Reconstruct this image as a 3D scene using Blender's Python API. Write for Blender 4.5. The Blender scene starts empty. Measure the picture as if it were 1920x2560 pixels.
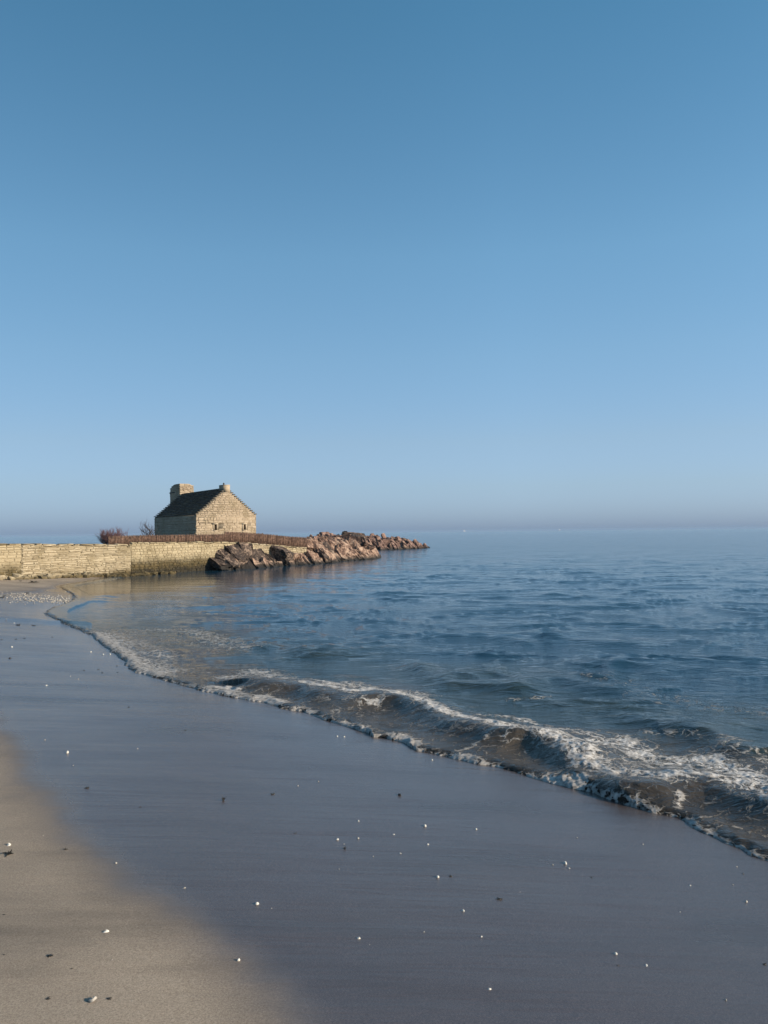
import bpy, bmesh, math, random
import numpy as np
from mathutils import Vector, Matrix
R = math.radians
random.seed(7)
rng = np.random.default_rng(11)
sc = bpy.context.scene
col = sc.collection

# ------------------------------------------------------------------ camera
EYE = 1.85; FPX = 2000.0; PITCH = R(1.43); ROLL = R(0.62)
fwd = Vector((0, math.cos(PITCH), math.sin(PITCH)))
right0 = Vector((1, 0, 0)); up0 = right0.cross(fwd)
right = right0 * math.cos(ROLL) - up0 * math.sin(ROLL)
up = right.cross(fwd)
cam_d = bpy.data.cameras.new('camera'); cam = bpy.data.objects.new('camera', cam_d); col.objects.link(cam)
m = Matrix((right, up, -fwd)).transposed().to_4x4(); m.translation = (0, 0, EYE)
cam.matrix_world = m
cam_d.sensor_fit = 'VERTICAL'; cam_d.sensor_height = 24.0; cam_d.lens = 24.0 * FPX / 2560.0
cam_d.clip_start = 0.05; cam_d.clip_end = 60000
sc.camera = cam

# ------------------------------------------------------------------ light
SUN_AZ, SUN_EL = R(108), R(19)
world = bpy.data.worlds.new('World'); sc.world = world; world.use_nodes = True
wn = world.node_tree; wn.nodes.clear()
wo = wn.nodes.new('ShaderNodeOutputWorld'); wb = wn.nodes.new('ShaderNodeBackground')
sky = wn.nodes.new('ShaderNodeTexSky'); sky.sky_type = 'NISHITA'; sky.sun_disc = False
sky.sun_elevation = SUN_EL; sky.sun_rotation = SUN_AZ; sky.altitude = 0
sky.air_density = 1.0; sky.dust_density = 0.6; sky.ozone_density = 2.0
wb.inputs['Strength'].default_value = 0.102
# the sea air greys and cools the sky towards the horizon: a tint by elevation only, the same all round
tcw = wn.nodes.new('ShaderNodeTexCoord'); spw = wn.nodes.new('ShaderNodeSeparateXYZ'); wn.links.new(tcw.outputs['Generated'], spw.inputs[0])
rpw = wn.nodes.new('ShaderNodeValToRGB'); wn.links.new(spw.outputs[2], rpw.inputs[0]); TINT = [(0, (.46,.655,1.36)), (.012, (.50,.70,1.36)), (.055, (.61,.735,1.10)), (.111, (.735,.81,.995)), (.21, (.82,.975,1.06)), (.326, (.85,1.12,1.15)), (.552, (.63,1.09,1.12)), (1, (.60,1.08,1.16))]
while len(rpw.color_ramp.elements) < len(TINT): rpw.color_ramp.elements.new(.5)
for e, (p_, c_) in zip(rpw.color_ramp.elements, TINT): e.position = p_; e.color = (*[q/1.4 for q in c_], 1)
vmw = wn.nodes.new('ShaderNodeVectorMath'); vmw.operation = 'MULTIPLY'; wn.links.new(sky.outputs[0], vmw.inputs[0]); wn.links.new(rpw.outputs[0], vmw.inputs[1])
vsw = wn.nodes.new('ShaderNodeVectorMath'); vsw.operation = 'SCALE'; vsw.inputs['Scale'].default_value = 1.4; wn.links.new(vmw.outputs[0], vsw.inputs[0])
# the side away from the sun is a little deeper, smoothly all the way round
dtw = wn.nodes.new('ShaderNodeVectorMath'); dtw.operation = 'DOT_PRODUCT'; wn.links.new(tcw.outputs['Generated'], dtw.inputs[0]); dtw.inputs[1].default_value = (-math.sin(SUN_AZ), -math.cos(SUN_AZ), 0)
mrw = wn.nodes.new('ShaderNodeMapRange'); wn.links.new(dtw.outputs['Value'], mrw.inputs[0]); [setattr(mrw.inputs[i_], 'default_value', v_) for i_, v_ in ((1, .15), (2, 1.0), (3, 1.03), (4, .62))]
vaw = wn.nodes.new('ShaderNodeVectorMath'); vaw.operation = 'SCALE'; wn.links.new(vsw.outputs[0], vaw.inputs[0]); wn.links.new(mrw.outputs[0], vaw.inputs['Scale'])
wn.links.new(vaw.outputs[0], wb.inputs[0]); wn.links.new(wb.outputs[0], wo.inputs[0])
sd = bpy.data.lights.new('sun', 'SUN'); sun = bpy.data.objects.new('sun', sd); col.objects.link(sun)
sd.energy = 5.0; sd.angle = R(0.5); sd.color = (1.0, 0.84, 0.64)
tosun = Vector((math.sin(SUN_AZ) * math.cos(SUN_EL), math.cos(SUN_AZ) * math.cos(SUN_EL), math.sin(SUN_EL)))
sun.rotation_euler = tosun.to_track_quat('Z', 'Y').to_euler()
sc.view_settings.view_transform = 'Standard'; sc.view_settings.look = 'None'
sc.view_settings.gamma = 1; sc.view_settings.use_curve_mapping = False
sc.view_settings.exposure = 0.60
sc.render.engine = 'CYCLES'
sc.cycles.max_bounces = 6; sc.cycles.volume_bounces = 0; sc.cycles.use_denoising = True
sc.cycles.caustics_reflective = False; sc.cycles.caustics_refractive = False

# ------------------------------------------------------------------ helpers
def ray(px, py):
    return (fwd * FPX + right * (px - 960) - up * (py - 1280)).normalized()
def P(px, py, z=0.0):                       # photo pixel -> point on the level z
    d = ray(px, py); t = (z - EYE) / d.z
    return Vector((d.x * t, d.y * t, z))
def PD(px, py, y):                          # photo pixel -> point at forward distance y
    d = ray(px, py); t = y / d.y
    return Vector((d.x * t, y, EYE + d.z * t))
def tag(o, label=None, cat=None, group=None, kind=None):
    if label: o['label'] = label
    if cat: o['category'] = cat
    if group: o['group'] = group
    if kind: o['kind'] = kind
    return o
def link(name, me, parent=None, mats=()):
    for mt in mats:
        if not me.materials or mt.name not in [q.name for q in me.materials if q]: me.materials.append(mt)
    o = bpy.data.objects.new(name, me); col.objects.link(o)
    if parent: o.parent = parent
    return o
def empty(name, loc, rz=0):
    o = bpy.data.objects.new(name, None); col.objects.link(o); o.empty_display_size = .2
    o.location = loc; o.rotation_euler.z = rz
    return o
def mesh_np(name, V, F, smooth=False):
    me = bpy.data.meshes.new(name); V = np.asarray(V, np.float32); F = np.asarray(F, np.int32)
    n = F.shape[1]
    me.vertices.add(len(V)); me.vertices.foreach_set('co', V.ravel())
    me.loops.add(F.size); me.loops.foreach_set('vertex_index', F.ravel())
    me.polygons.add(len(F)); me.polygons.foreach_set('loop_start', np.arange(0, F.size, n, dtype=np.int32))
    me.polygons.foreach_set('loop_total', np.full(len(F), n, np.int32))
    if smooth: me.polygons.foreach_set('use_smooth', np.ones(len(F), bool))
    me.update(calc_edges=True); me.validate()
    return me
def attr(me, name, arr):
    a = me.attributes.new(name, 'FLOAT', 'POINT'); a.data.foreach_set('value', np.asarray(arr, np.float32))
BOXF = np.array([[0,3,2,1],[4,5,6,7],[0,1,5,4],[1,2,6,5],[2,3,7,6],[3,0,4,7]])
class Boxes:
    """collects oriented boxes into one mesh"""
    def __init__(s): s.V = []; s.F = []; s.n = 0
    def add(s, o, a, b, c):                 # corner and three edge vectors
        o, a, b, c = [np.array(q, float) for q in (o, a, b, c)]
        s.V.append(np.array([o, o+a, o+a+b, o+b, o+c, o+a+c, o+a+b+c, o+b+c])); s.F.append(BOXF + s.n); s.n += 8
    def stick(s, p, q, r0, r1, k=4):
        p, q = np.array(p, float), np.array(q, float); d = q - p; d /= np.linalg.norm(d) + 1e-9
        u = np.cross(d, (.3, .5, .81)); u /= np.linalg.norm(u); w = np.cross(d, u)
        rr = [p + r0*(u*c + w*t) for c, t in ((1,0),(0,1),(-1,0),(0,-1))] + [q + r1*(u*c + w*t) for c, t in ((1,0),(0,1),(-1,0),(0,-1))]
        s.V.append(np.array(rr)); s.F.append(BOXF + s.n); s.n += 8
    def mesh(s, name): return mesh_np(name, np.concatenate(s.V), np.concatenate(s.F))

def _h(ix, iy, seed):
    n = (ix.astype(np.int64) * 374761393 + iy.astype(np.int64) * 668265263 + seed * 974634777) & 0xffffffff
    n = ((n ^ (n >> 13)) * 1274126177) & 0xffffffff
    n = (n ^ (n >> 16)) & 0xffffffff
    return n / 4294967296.0
def noise(x, y, seed=0):
    ix = np.floor(x); iy = np.floor(y); fx = x - ix; fy = y - iy
    u = fx*fx*fx*(fx*(fx*6-15)+10); v = fy*fy*fy*(fy*(fy*6-15)+10)
    def g(dx, dy):
        a = _h(ix+dx, iy+dy, seed) * 2*np.pi
        return np.cos(a)*(fx-dx) + np.sin(a)*(fy-dy)
    return ((g(0,0)*(1-u)+g(1,0)*u)*(1-v) + (g(0,1)*(1-u)+g(1,1)*u)*v) * 1.5
def fbm(x, y, seed=0, o=4):
    r = 0; a = 1; t = 0
    for k in range(o):
        r = r + a*noise(x*2**k, y*2**k, seed+k*17); t += a; a *= .5
    return r / t * 1.4
def sst(a, b, x):
    t = np.clip((x-a)/(b-a), 0, 1); return t*t*(3-2*t)
def polydist(x, y, pts):
    """distance to a polyline, sign (+ to the left of its direction) and parameter along it"""
    best = np.full(x.shape, 1e9); sgn = np.ones(x.shape); par = np.zeros(x.shape); acc = 0
    for (x0, y0), (x1, y1) in zip(pts[:-1], pts[1:]):
        dx, dy = x1-x0, y1-y0; L2 = dx*dx+dy*dy; L = math.sqrt(L2)
        t = np.clip(((x-x0)*dx + (y-y0)*dy)/L2, 0, 1)
        ex = x-(x0+t*dx); ey = y-(y0+t*dy); d = np.hypot(ex, ey)
        cr = dx*(y-y0) - dy*(x-x0); mk = d < best - 1e-7
        best = np.where(mk, d, best); sgn = np.where(mk, np.sign(cr), sgn); par = np.where(mk, acc + t*L, par)
        acc += L
    return best, sgn, par
def smoothpts(p, it=2):
    for _ in range(it):
        q = [p[0]]
        for a, b in zip(p[:-1], p[1:]):
            q += [(a[0]*.75+b[0]*.25, a[1]*.75+b[1]*.25), (a[0]*.25+b[0]*.75, a[1]*.25+b[1]*.75)]
        q.append(p[-1]); p = q
    return p

# ------------------------------------------------------------------ node helpers
class NT:
    def __init__(s, name):
        s.m = bpy.data.materials.new(name); s.m.use_nodes = True; s.t = s.m.node_tree
        s.b = s.t.nodes['Principled BSDF']; s.out = s.t.nodes['Material Output']
    def n(s, typ, **kw):
        nd = s.t.nodes.new(typ)
        for k, v in kw.items(): setattr(nd, k, v)
        return nd
    def l(s, a, b): s.t.links.new(a, b)
    def set(s, sock, v):
        if hasattr(v, 'is_linked') or hasattr(v, 'links'): s.l(v, sock)
        else: sock.default_value = v
    def math(s, op, a, b=0.0, c=None, clamp=False):
        nd = s.n('ShaderNodeMath', operation=op, use_clamp=clamp); s.set(nd.inputs[0], a); s.set(nd.inputs[1], b)
        if c is not None: s.set(nd.inputs[2], c)
        return nd.outputs[0]
    def noise(s, vec, scale, detail=4, rough=.55, dist=0.0):
        nd = s.n('ShaderNodeTexNoise'); nd.inputs['Scale'].default_value = scale
        nd.inputs['Detail'].default_value = detail; nd.inputs['Roughness'].default_value = rough
        nd.inputs['Distortion'].default_value = dist
        s.l(vec, nd.inputs['Vector']); return nd.outputs[0]
    def vor(s, vec, scale, feature='F1', out=0, rnd=1.0):
        nd = s.n('ShaderNodeTexVoronoi', feature=feature); nd.inputs['Scale'].default_value = scale
        nd.inputs['Randomness'].default_value = rnd
        s.l(vec, nd.inputs['Vector']); return nd.outputs[out]
    def ramp(s, fac, *stops):
        nd = s.n('ShaderNodeValToRGB'); r = nd.color_ramp
        while len(r.elements) < len(stops): r.elements.new(.5)
        for e, (p, c) in zip(r.elements, stops):
            e.position = p; e.color = (c, c, c, 1) if isinstance(c, (int, float)) else (*c, 1)
        s.l(fac, nd.inputs[0]); return nd.outputs[0]
    def mix(s, fac, a, b, mode='MIX'):
        nd = s.n('ShaderNodeMix', data_type='RGBA', blend_type=mode)
        s.set(nd.inputs[0], fac)
        for i, v in ((6, a), (7, b)):
            if isinstance(v, tuple): nd.inputs[i].default_value = (*v, 1)
            else: s.l(v, nd.inputs[i])
        return nd.outputs[2]
    def mapr(s, v, a, b, c=0.0, d=1.0, smooth=True):
        nd = s.n('ShaderNodeMapRange'); nd.interpolation_type = 'SMOOTHSTEP' if smooth else 'LINEAR'
        s.l(v, nd.inputs[0])
        for i, q in zip((1, 2, 3, 4), (a, b, c, d)): nd.inputs[i].default_value = q
        return nd.outputs[0]
    def attr(s, name):
        return s.n('ShaderNodeAttribute', attribute_name=name).outputs['Fac']
    def coord(s, scale=(1,1,1), rot=(0,0,0), which='geo'):
        src = s.n('ShaderNodeNewGeometry').outputs['Position'] if which == 'geo' else s.n('ShaderNodeTexCoord').outputs['Object']
        mp = s.n('ShaderNodeMapping'); mp.inputs['Scale'].default_value = scale; mp.inputs['Rotation'].default_value = rot
        s.l(src, mp.inputs[0]); return mp.outputs[0]
    def bump(s, h, strength=1, dist=.01, nrm=None):
        nd = s.n('ShaderNodeBump'); nd.inputs['Strength'].default_value = strength; nd.inputs['Distance'].default_value = dist
        s.l(h, nd.inputs['Height'])
        if nrm is not None: s.l(nrm, nd.inputs['Normal'])
        return nd.outputs[0]

def height(nt):
    g = nt.n('ShaderNodeNewGeometry').outputs['Position']; sp = nt.n('ShaderNodeSeparateXYZ'); nt.l(g, sp.inputs[0]); return sp.outputs[2]

# ---- stone: colour varies from piece to piece, darker growth near the tide line
def stone_mat(name, cols, rough=.9, weed=None, bumps=.007, grain=1.0):
    nt = NT(name); v = nt.coord()
    rnd = nt.n('ShaderNodeObjectInfo').outputs['Random']
    n1 = nt.noise(v, 9*grain, 5); n2 = nt.noise(v, 42*grain, 3); n3 = nt.noise(v, 1.1, 3)
    k = nt.math('ADD', nt.math('MULTIPLY', rnd, .5), nt.math('MULTIPLY', nt.math('ADD', n1, -.18), .55), clamp=True)
    c = nt.ramp(k, *[(i/(len(cols)-1), q) for i, q in enumerate(cols)])
    c = nt.mix(nt.mapr(n2, .35, .7, 0, .35), c, (.09, .075, .05))
    c = nt.mix(nt.mapr(n3, .45, .7, 0, .45), c, (.17, .135, .075))
    if weed:
        z = height(nt); zz = nt.math('ADD', z, nt.math('MULTIPLY', nt.math('ADD', nt.noise(v, 1.7, 5, .65), -.5), weed[2]))
        c = nt.mix(nt.mapr(zz, weed[0], weed[1], 1, 0), c, nt.ramp(nt.noise(v, 6, 4), (.3, (.030, .026, .013)), (.65, (.10, .075, .035))))
        c = nt.mix(nt.mapr(zz, weed[0]-.3, weed[0]-.05, .85, 0), c, (.02, .018, .013))
    nt.l(c, nt.b.inputs['Base Color']); nt.b.inputs['Roughness'].default_value = rough
    nt.b.inputs['Specular IOR Level'].default_value = .25
    nt.l(nt.bump(nt.math('ADD', n1, nt.math('MULTIPLY', n2, .4)), 1, bumps), nt.b.inputs['Normal'])
    return nt.m
WARM = [(.24,.195,.13), (.33,.275,.19), (.38,.32,.225), (.43,.365,.26), (.60,.54,.42)]
M_wallstone = stone_mat('sea_wall_stone', WARM, weed=(.12, .42, .5))
M_render = stone_mat('rendered_wall_stone', [(.30,.245,.16), (.36,.30,.20), (.39,.33,.22), (.44,.375,.26)], weed=(.42, .95, .6))
M_house = stone_mat('house_granite', [(.27,.205,.15), (.39,.31,.225), (.43,.345,.25), (.47,.38,.285), (.78,.68,.56)])
M_dress = stone_mat('dressed_granite', [(.36,.29,.21), (.42,.34,.25), (.46,.38,.28)])
M_mortar = stone_mat('lime_mortar', [(.25,.205,.135), (.31,.26,.175), (.35,.295,.20)], weed=(.15, .5, .6))
M_hmortar = stone_mat('house_mortar', [(.30,.24,.17), (.36,.285,.205), (.40,.32,.235)])
M_slab = stone_mat('roof_slab_stone', [(.05,.047,.042), (.075,.07,.062), (.10,.092,.08), (.13,.12,.10)])
M_rock = None
def rock_mat(name, cols, dark_z):
    nt = NT(name); v = nt.coord(); rnd = nt.n('ShaderNodeObjectInfo').outputs['Random']
    n1 = nt.noise(v, 2.4, 6, .7); n2 = nt.noise(v, 9, 5, .7)
    k = nt.math('ADD', nt.math('MULTIPLY', rnd, .25), nt.math('ADD', nt.math('MULTIPLY', nt.mapr(n1, .25, .75), .55), nt.math('MULTIPLY', nt.mapr(n2, .3, .7), .3)), clamp=True)
    c = nt.ramp(k, (.25, cols[0]), (.45, cols[1]), (.6, cols[2]), (.8, cols[3]))
    st = nt.coord((2.2, 2.2, 9), (.3, .75, 0)); c = nt.mix(nt.mapr(nt.noise(st, 1.5, 5, .6), .52, .68, 0, .6), c, (.045, .033, .026))
    z = height(nt); zz = nt.math('ADD', z, nt.math('MULTIPLY', nt.math('ADD', n1, -.5), .5))
    c = nt.mix(nt.mapr(zz, dark_z-.12, dark_z+.22, 1, 0), c, (.018, .016, .014))
    nt.l(c, nt.b.inputs['Base Color']); nt.b.inputs['Roughness'].default_value = .85
    nt.b.inputs['Specular IOR Level'].default_value = .3
    nt.l(nt.bump(nt.math('ADD', n1, nt.math('MULTIPLY', n2, .5)), 1, .08), nt.b.inputs['Normal'])
    return nt.m
M_rock = rock_mat('weathered_shore_rock', [(.020,.012,.009), (.070,.040,.029), (.165,.100,.072), (.36,.255,.19)], .18)
M_rockd = rock_mat('dark_tide_rock', [(.014,.010,.009), (.028,.020,.017), (.060,.042,.033), (.26,.19,.145)], .18)
M_rockp = rock_mat('pink_granite_rock', [(.022,.013,.010), (.078,.045,.035), (.16,.095,.074), (.30,.20,.16)], .14)

def plain(name, c, rough=.8, var=.4, scale=20, spec=.3):
    nt = NT(name); v = nt.coord(); n1 = nt.noise(v, scale, 4)
    nt.l(nt.mix(nt.mapr(n1, .3, .7), tuple(q*(1-var) for q in c), tuple(q*(1+var) for q in c)), nt.b.inputs['Base Color'])
    nt.b.inputs['Roughness'].default_value = rough; nt.b.inputs['Specular IOR Level'].default_value = spec
    nt.l(nt.bump(n1, .5, .002), nt.b.inputs['Normal']); return nt.m
M_brush = plain('heather_brushwood', (.115,.070,.052), .9, .5, 9)
M_brushl = plain('pale_heather_brushwood', (.19,.125,.09), .9, .5, 9)
M_post = plain('grey_post_wood', (.09,.07,.055), .9)
M_wire = plain('rusty_wire', (.10,.06,.04), .6)
M_bark = plain('dark_bark', (.045,.032,.028), .9)
M_twig = plain('reddish_twigs', (.13,.07,.075), .9, .3)
M_slot = plain('dark_window_wood', (.02,.017,.015), .6)
M_pot = plain('dark_chimney_pot', (.05,.04,.035), .7)
M_grass = plain('dry_coastal_turf', (.075,.07,.035), 1, .5, 2)
M_shell = plain('white_shell', (.52,.49,.44), .45, .12, 90, .5)
M_shelld = plain('weathered_grey_shell', (.30,.275,.24), .5, .25, 90, .5)
M_weed = plain('black_seaweed', (.018,.015,.010), .4, .5, 60, .5)
M_pebble = plain('dark_pebble', (.025,.022,.022), .5, .4, 60, .5)
M_sail = plain('white_sailcloth', (.8,.8,.78), .8, .03, 1)
M_hull = plain('white_boat_hull', (.6,.6,.6), .4, .05, 1)

# ------------------------------------------------------------------ shoreline in plan (unrolled from the waterline of the photograph)
K = 1920/1659
shore_px = [(1659,1858),(1620,1845),(1560,1815),(1500,1790),(1450,1765),(1400,1752),(1330,1735),(1260,1705),(1180,1690),(1100,1665),(1030,1648),
 (960,1638),(900,1620),(860,1600),(800,1590),(760,1570),(700,1555),(650,1540),(600,1528),(560,1515),(520,1510),(470,1500),(430,1492),
 (370,1475),(330,1462),(285,1452),(262,1425),(218,1392),(190,1367),(130,1347),(92,1331),(108,1318),(150,1305),(160,1292),(140,1278),(124,1269),(165,1262),(215,1254)]
sp = [P(x*K, y*K, 0.0) for x, y in shore_px]
shore = [(p.x, p.y) for p in sp]
shore = [(16, -25), (7.5, -6), (4.6, 0.6), (3.1, 2.9)] + shore
# wall line in plan
W0 = Vector((-14.4, 30.0)); W1 = Vector((-4.6, 48.7)); WD = (W1 - W0).normalized(); WN = Vector((WD.y, -WD.x))
WL = W0 - WD * 14.0
shore = shore + [(-11.95, 35.2), (-12.6, 36.4), (-14, 39), (-60, 60)]
shore = smoothpts(shore, 1)
def seaward(x, y):
    """distance out from the waterline, negative on land"""
    d, s, t = polydist(x, y, shore)
    return -d*s, t                          # the sea lies right of the shoreline's direction
def sand_h(x, y, s=None):
    if s is None: s, _ = seaward(x, y)
    inl = np.clip(-s, 0, None); out = np.clip(s, 0, None)
    z = .30*(1-np.exp(-inl/3.4)) + .10*(1-np.exp(-inl/16.0)) - .09*out
    z = np.maximum(z, -2.5)
    und = fbm(x*.22, y*.16, 5, 3)*.03*sst(0, 3, inl) + fbm(x*.9, y*1.4, 8, 3)*.006*sst(0, 1, inl)
    z = z + und
    # the low ledge of an older waterline, far left
    ld = sst(-.25, .25, (y - 16.6) - .08*(x+7) - .35*np.sin(x*.5))*sst(-5.2, -6.2, x)*.045
    return z + ld

def fan(angs, rads):
    A, RR = np.meshgrid(angs, rads); x = RR*np.sin(A); y = RR*np.cos(A)
    na, nr = len(angs), len(rads)
    i = np.arange(nr-1)[:, None]*na + np.arange(na-1)[None, :]
    F = np.stack([i, i+na, i+na+1, i+1], -1).reshape(-1, 4)      # CCW seen from above
    return x.ravel(), y.ravel(), F[:, ::-1]

# ------------------------------------------------------------------ sand
def build_sand():
    ang = np.concatenate([np.arange(-180, -34, 4), np.arange(-34, 34, .16), np.arange(34, 181, 3)]); ang[-1] = 180
    rad = [.05]; 
    while rad[-1] < 420: rad.append(rad[-1] + max(.05, min(rad[-1]**2/900, rad[-1]*.12 if rad[-1] > 45 else .35)))
    x, y, F = fan(np.radians(ang), np.array(rad))
    s, t = seaward(x, y); z = sand_h(x, y, s)
    # dry patches: left of a line across the beach, and under the wall
    bp = [(-700,1560),(-300,1600),(-90,1690),(-20,1775),(30,1870),(95,1960),(175,2050),(250,2125),(350,2205),(450,2275),(560,2360),(650,2450),(730,2560),(820,2800),(1000,3600)]
    bl = [(P(a, b, .22).x, P(a, b, .22).y) for a, b in bp]
    d, sg, _ = polydist(x, y, bl); sd_ = -d*sg + fbm(x*1.1, y*.6, 31, 4)*.10 + fbm(x*6, y*6, 32, 3)*.03
    wd = .10 + .006*np.hypot(x, y)
    dry1 = sst(-1.2, 1.6, sd_/ (wd*1.5))
    cl = [(P(a, b, .22).x, P(a, b, .22).y) for a, b in [(-700,1545),(-200,1500),(0,1478),(90,1466),(260,1452),(330,1440)]]
    d, sg, _ = polydist(x, y, cl); dry2 = sst(-1.0, 1.0, (d*sg)+fbm(x*.5, y*.5, 77, 3)*.8) * (y > 8)
    dry = np.clip(np.maximum(dry1, dry2), 0, 1)*sst(.15, -.6, s)
    V = np.stack([x, y, z], 1)
    me = mesh_np('sand', V, F, True); attr(me, 'dry', dry); attr(me, 'inland', -s)
    nt = NT('beach_sand'); v = nt.coord(); dr = nt.attr('dry'); inl = nt.attr('inland')
    g1 = nt.math('ADD', nt.math('MULTIPLY', nt.noise(v, 130, 4, .8), .5), nt.math('MULTIPLY', nt.noise(v, 480, 3, .7), .5)); g2 = nt.noise(v, 1500, 2, .6); bl_ = nt.noise(nt.coord((.35, 1.6, 1), (0,0,R(12))), 1.2, 5, .6)
    big = nt.noise(v, .7, 4)
    dryc = nt.ramp(g1, (.40, (.20,.160,.122)), (.5, (.305,.25,.195)), (.60, (.44,.37,.295)))
    wetc = nt.ramp(g1, (.40, (.044,.031,.030)), (.5, (.073,.056,.051)), (.60, (.128,.098,.093)))
    dk = nt.math('ADD', dr, nt.math('MULTIPLY', nt.math('ADD', bl_, -.5), nt.math('MULTIPLY', nt.math('MULTIPLY', dr, nt.math('SUBTRACT', 1.0, dr)), 1.6)), clamp=True)
    c = nt.mix(dk, wetc, dryc); c = nt.mix(nt.mapr(big, .35, .7, 0, .3), c, (.085,.075,.068))
    c = nt.mix(nt.mapr(bl_, .48, .7, 0, .38), c, (.045,.04,.04))
    nt.l(c, nt.b.inputs['Base Color'])
    rg = nt.math('ADD', nt.mapr(dk, 0, .8, .23, .85), nt.math('MULTIPLY', nt.math('ADD', bl_, -.5), .32))
    # a glassy film of water just above the waterline
    rg = nt.math('MULTIPLY', rg, nt.mapr(inl, 0, .8, .6, 1.0)); nt.l(rg, nt.b.inputs['Roughness'])
    nt.l(nt.mapr(dk, 0, 1, .9, .12), nt.b.inputs['Specular IOR Level'])
    h = nt.math('ADD', nt.math('MULTIPLY', g1, 1.0), nt.math('MULTIPLY', g2, .5))
    bn = nt.n('ShaderNodeBump'); nt.l(h, bn.inputs['Height']); bn.inputs['Distance'].default_value = .0022
    nt.l(nt.mapr(dk, 0, 1, .45, .9), bn.inputs['Strength'])
    rip = nt.noise(nt.coord((.6, 5.5, 1), (0,0,R(-9))), 1.6, 4, .55)
    nt.l(nt.bump(rip, .8, .010, bn.outputs[0]), nt.b.inputs['Normal'])
    o = link('sand', me, None, [nt.m]); tag(o, kind='structure'); return o
build_sand()

# ------------------------------------------------------------------ sea
def px_line(pts, z=0.05): return [(P(a, b, z).x, P(a, b, z).y) for a, b in pts]
CREST = px_line([(640,1700),(760,1712),(878,1742),(950,1735),(1006,1741),(1050,1752),(1098,1780),(1161,1801),(1250,1823),(1333,1834),(1388,1856),(1444,1880),(1500,1925),(1560,1950),(1654,1962),(1760,1950),(1920,2000),(2200,2080),(2700,2300)], .1)
RIDGES = [  # polyline, height, half width towards shore, half width seaward
 (CREST, .115, .20, .5),
 (px_line([(1130,1885),(1190,1850),(1250,1846),(1330,1850),(1400,1885),(1440,1930)]), .028, .13, .3),
 (px_line([(1240,1880),(1255,1860),(1290,1845),(1340,1850)]), .02, .10, .2),
 (px_line([(700,1628),(740,1622),(800,1622),(822,1640)]), .05, .30, .5),
 (px_line([(560,1612),(640,1606),(690,1618)]), .05, .3, .5),
 (px_line([(985,1672),(1060,1668),(1120,1680),(1170,1700)]), .09, .35, .6),
 (px_line([(1055,1712),(1150,1703),(1260,1712),(1340,1740)]), .07, .25, .5),
 (px_line([(1240,1690),(1400,1700),(1560,1722),(1700,1735)]), .05, .3, .5),
 (px_line([(1555,1815),(1640,1806),(1740,1820),(1800,1850),(1870,1885),(2000,1900)]), .09, .22, .45),
 (px_line([(1300,1640),(1500,1652),(1750,1650),(2100,1665)]), .06, .5, .8),
 (px_line([(900,1585),(1200,1590),(1500,1600),(1900,1590)]), .05, .6, .9),
 (px_line([(290,1600),(360,1612),(420,1640)]), .04, .2, .4),
 (px_line([(170,1498),(230,1500),(290,1478)]), .05, .4, .6),
 (px_line([(820,1800),(900,1840),(980,1868),(1060,1885)]), .045, .12, .35),
]
STROKES = [ # polyline in the photo, half width in metres, density
 ([(230,1582),(260,1600),(300,1640),(330,1660),(365,1678)], .7, .66), ([(250,1590),(330,1600),(400,1640)], .55, .42),
 ([(330,1577),(400,1570),(470,1572),(530,1590),(600,1612)], .5, .42), ([(400,1590),(500,1600),(560,1620)], .6, .30),
 ([(420,1705),(434,1708)], .10, 1.0), ([(440,1712),(560,1722),(640,1748),(700,1765)], .18, .72),
 ([(530,1712),(560,1712),(585,1720)], .12, .95), ([(655,1735),(670,1742),(700,1750)], .13, 1.0),
 ([(560,1690),(640,1668),(700,1690),(800,1702),(830,1712)], .28, .52), ([(700,1690),(790,1700),(825,1708)], .10, .75),
 ([(760,1712),(878,1738),(928,1713),(960,1727),(1006,1741),(1043,1748),(1061,1766)], .13, .80),
 ([(870,1700),(960,1722),(1050,1738)], .22, .5), ([(990,1738),(1035,1748)], .10, 1.0),
 ([(880,1745),(930,1760),(970,1748)], .10, .45), ([(1061,1766),(1098,1785),(1161,1801),(1250,1823)], .15, .78),
 ([(1190,1790),(1266,1783)], .1, .45), ([(1300,1790),(1345,1805)], .10, .62),
 ([(1250,1823),(1333,1834),(1388,1856),(1444,1878),(1477,1915)], .24, .75), ([(1300,1815),(1400,1825),(1500,1835),(1560,1840)], .22, .52),
 ([(1477,1860),(1555,1845),(1600,1880),(1690,1895),(1776,1890),(1832,1917),(1920,1960),(2200,2050)], .26, .66),
 ([(1477,1917),(1543,1942),(1654,1956),(1749,1945),(1860,1970),(1920,2000),(2200,2100)], .22, .70),
 ([(1520,1900),(1650,1920),(1780,1915),(1920,1960)], .22, .42), ([(1800,1905),(1870,1930),(1930,1975)], .22, .72),
 ([(1262,1852),(1288,1845),(1333,1848),(1388,1860)], .05, .5), ([(1139,1870),(1180,1860),(1222,1845)], .05, .5),
 ([(880,1740),(840,1770),(820,1790)], .08, .35), ([(1700,1990),(1695,2010),(1705,2030)], .05, .55),
 ([(1620,1822),(1721,1836),(1760,1850)], .08, .45), ([(1266,1743),(1330,1740),(1370,1732)], .07, .45),
 ([(1500,1690),(1600,1720),(1760,1750),(1950,1770)], .7, .16), ([(1000,1660),(1200,1670),(1500,1680),(1900,1700)], .8, .10),  # broad faint strokes: bright glints off choppy ripples, painted in as sparse foam
 ([(1820,1860),(1920,1890)], .25, .35),
]
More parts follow.
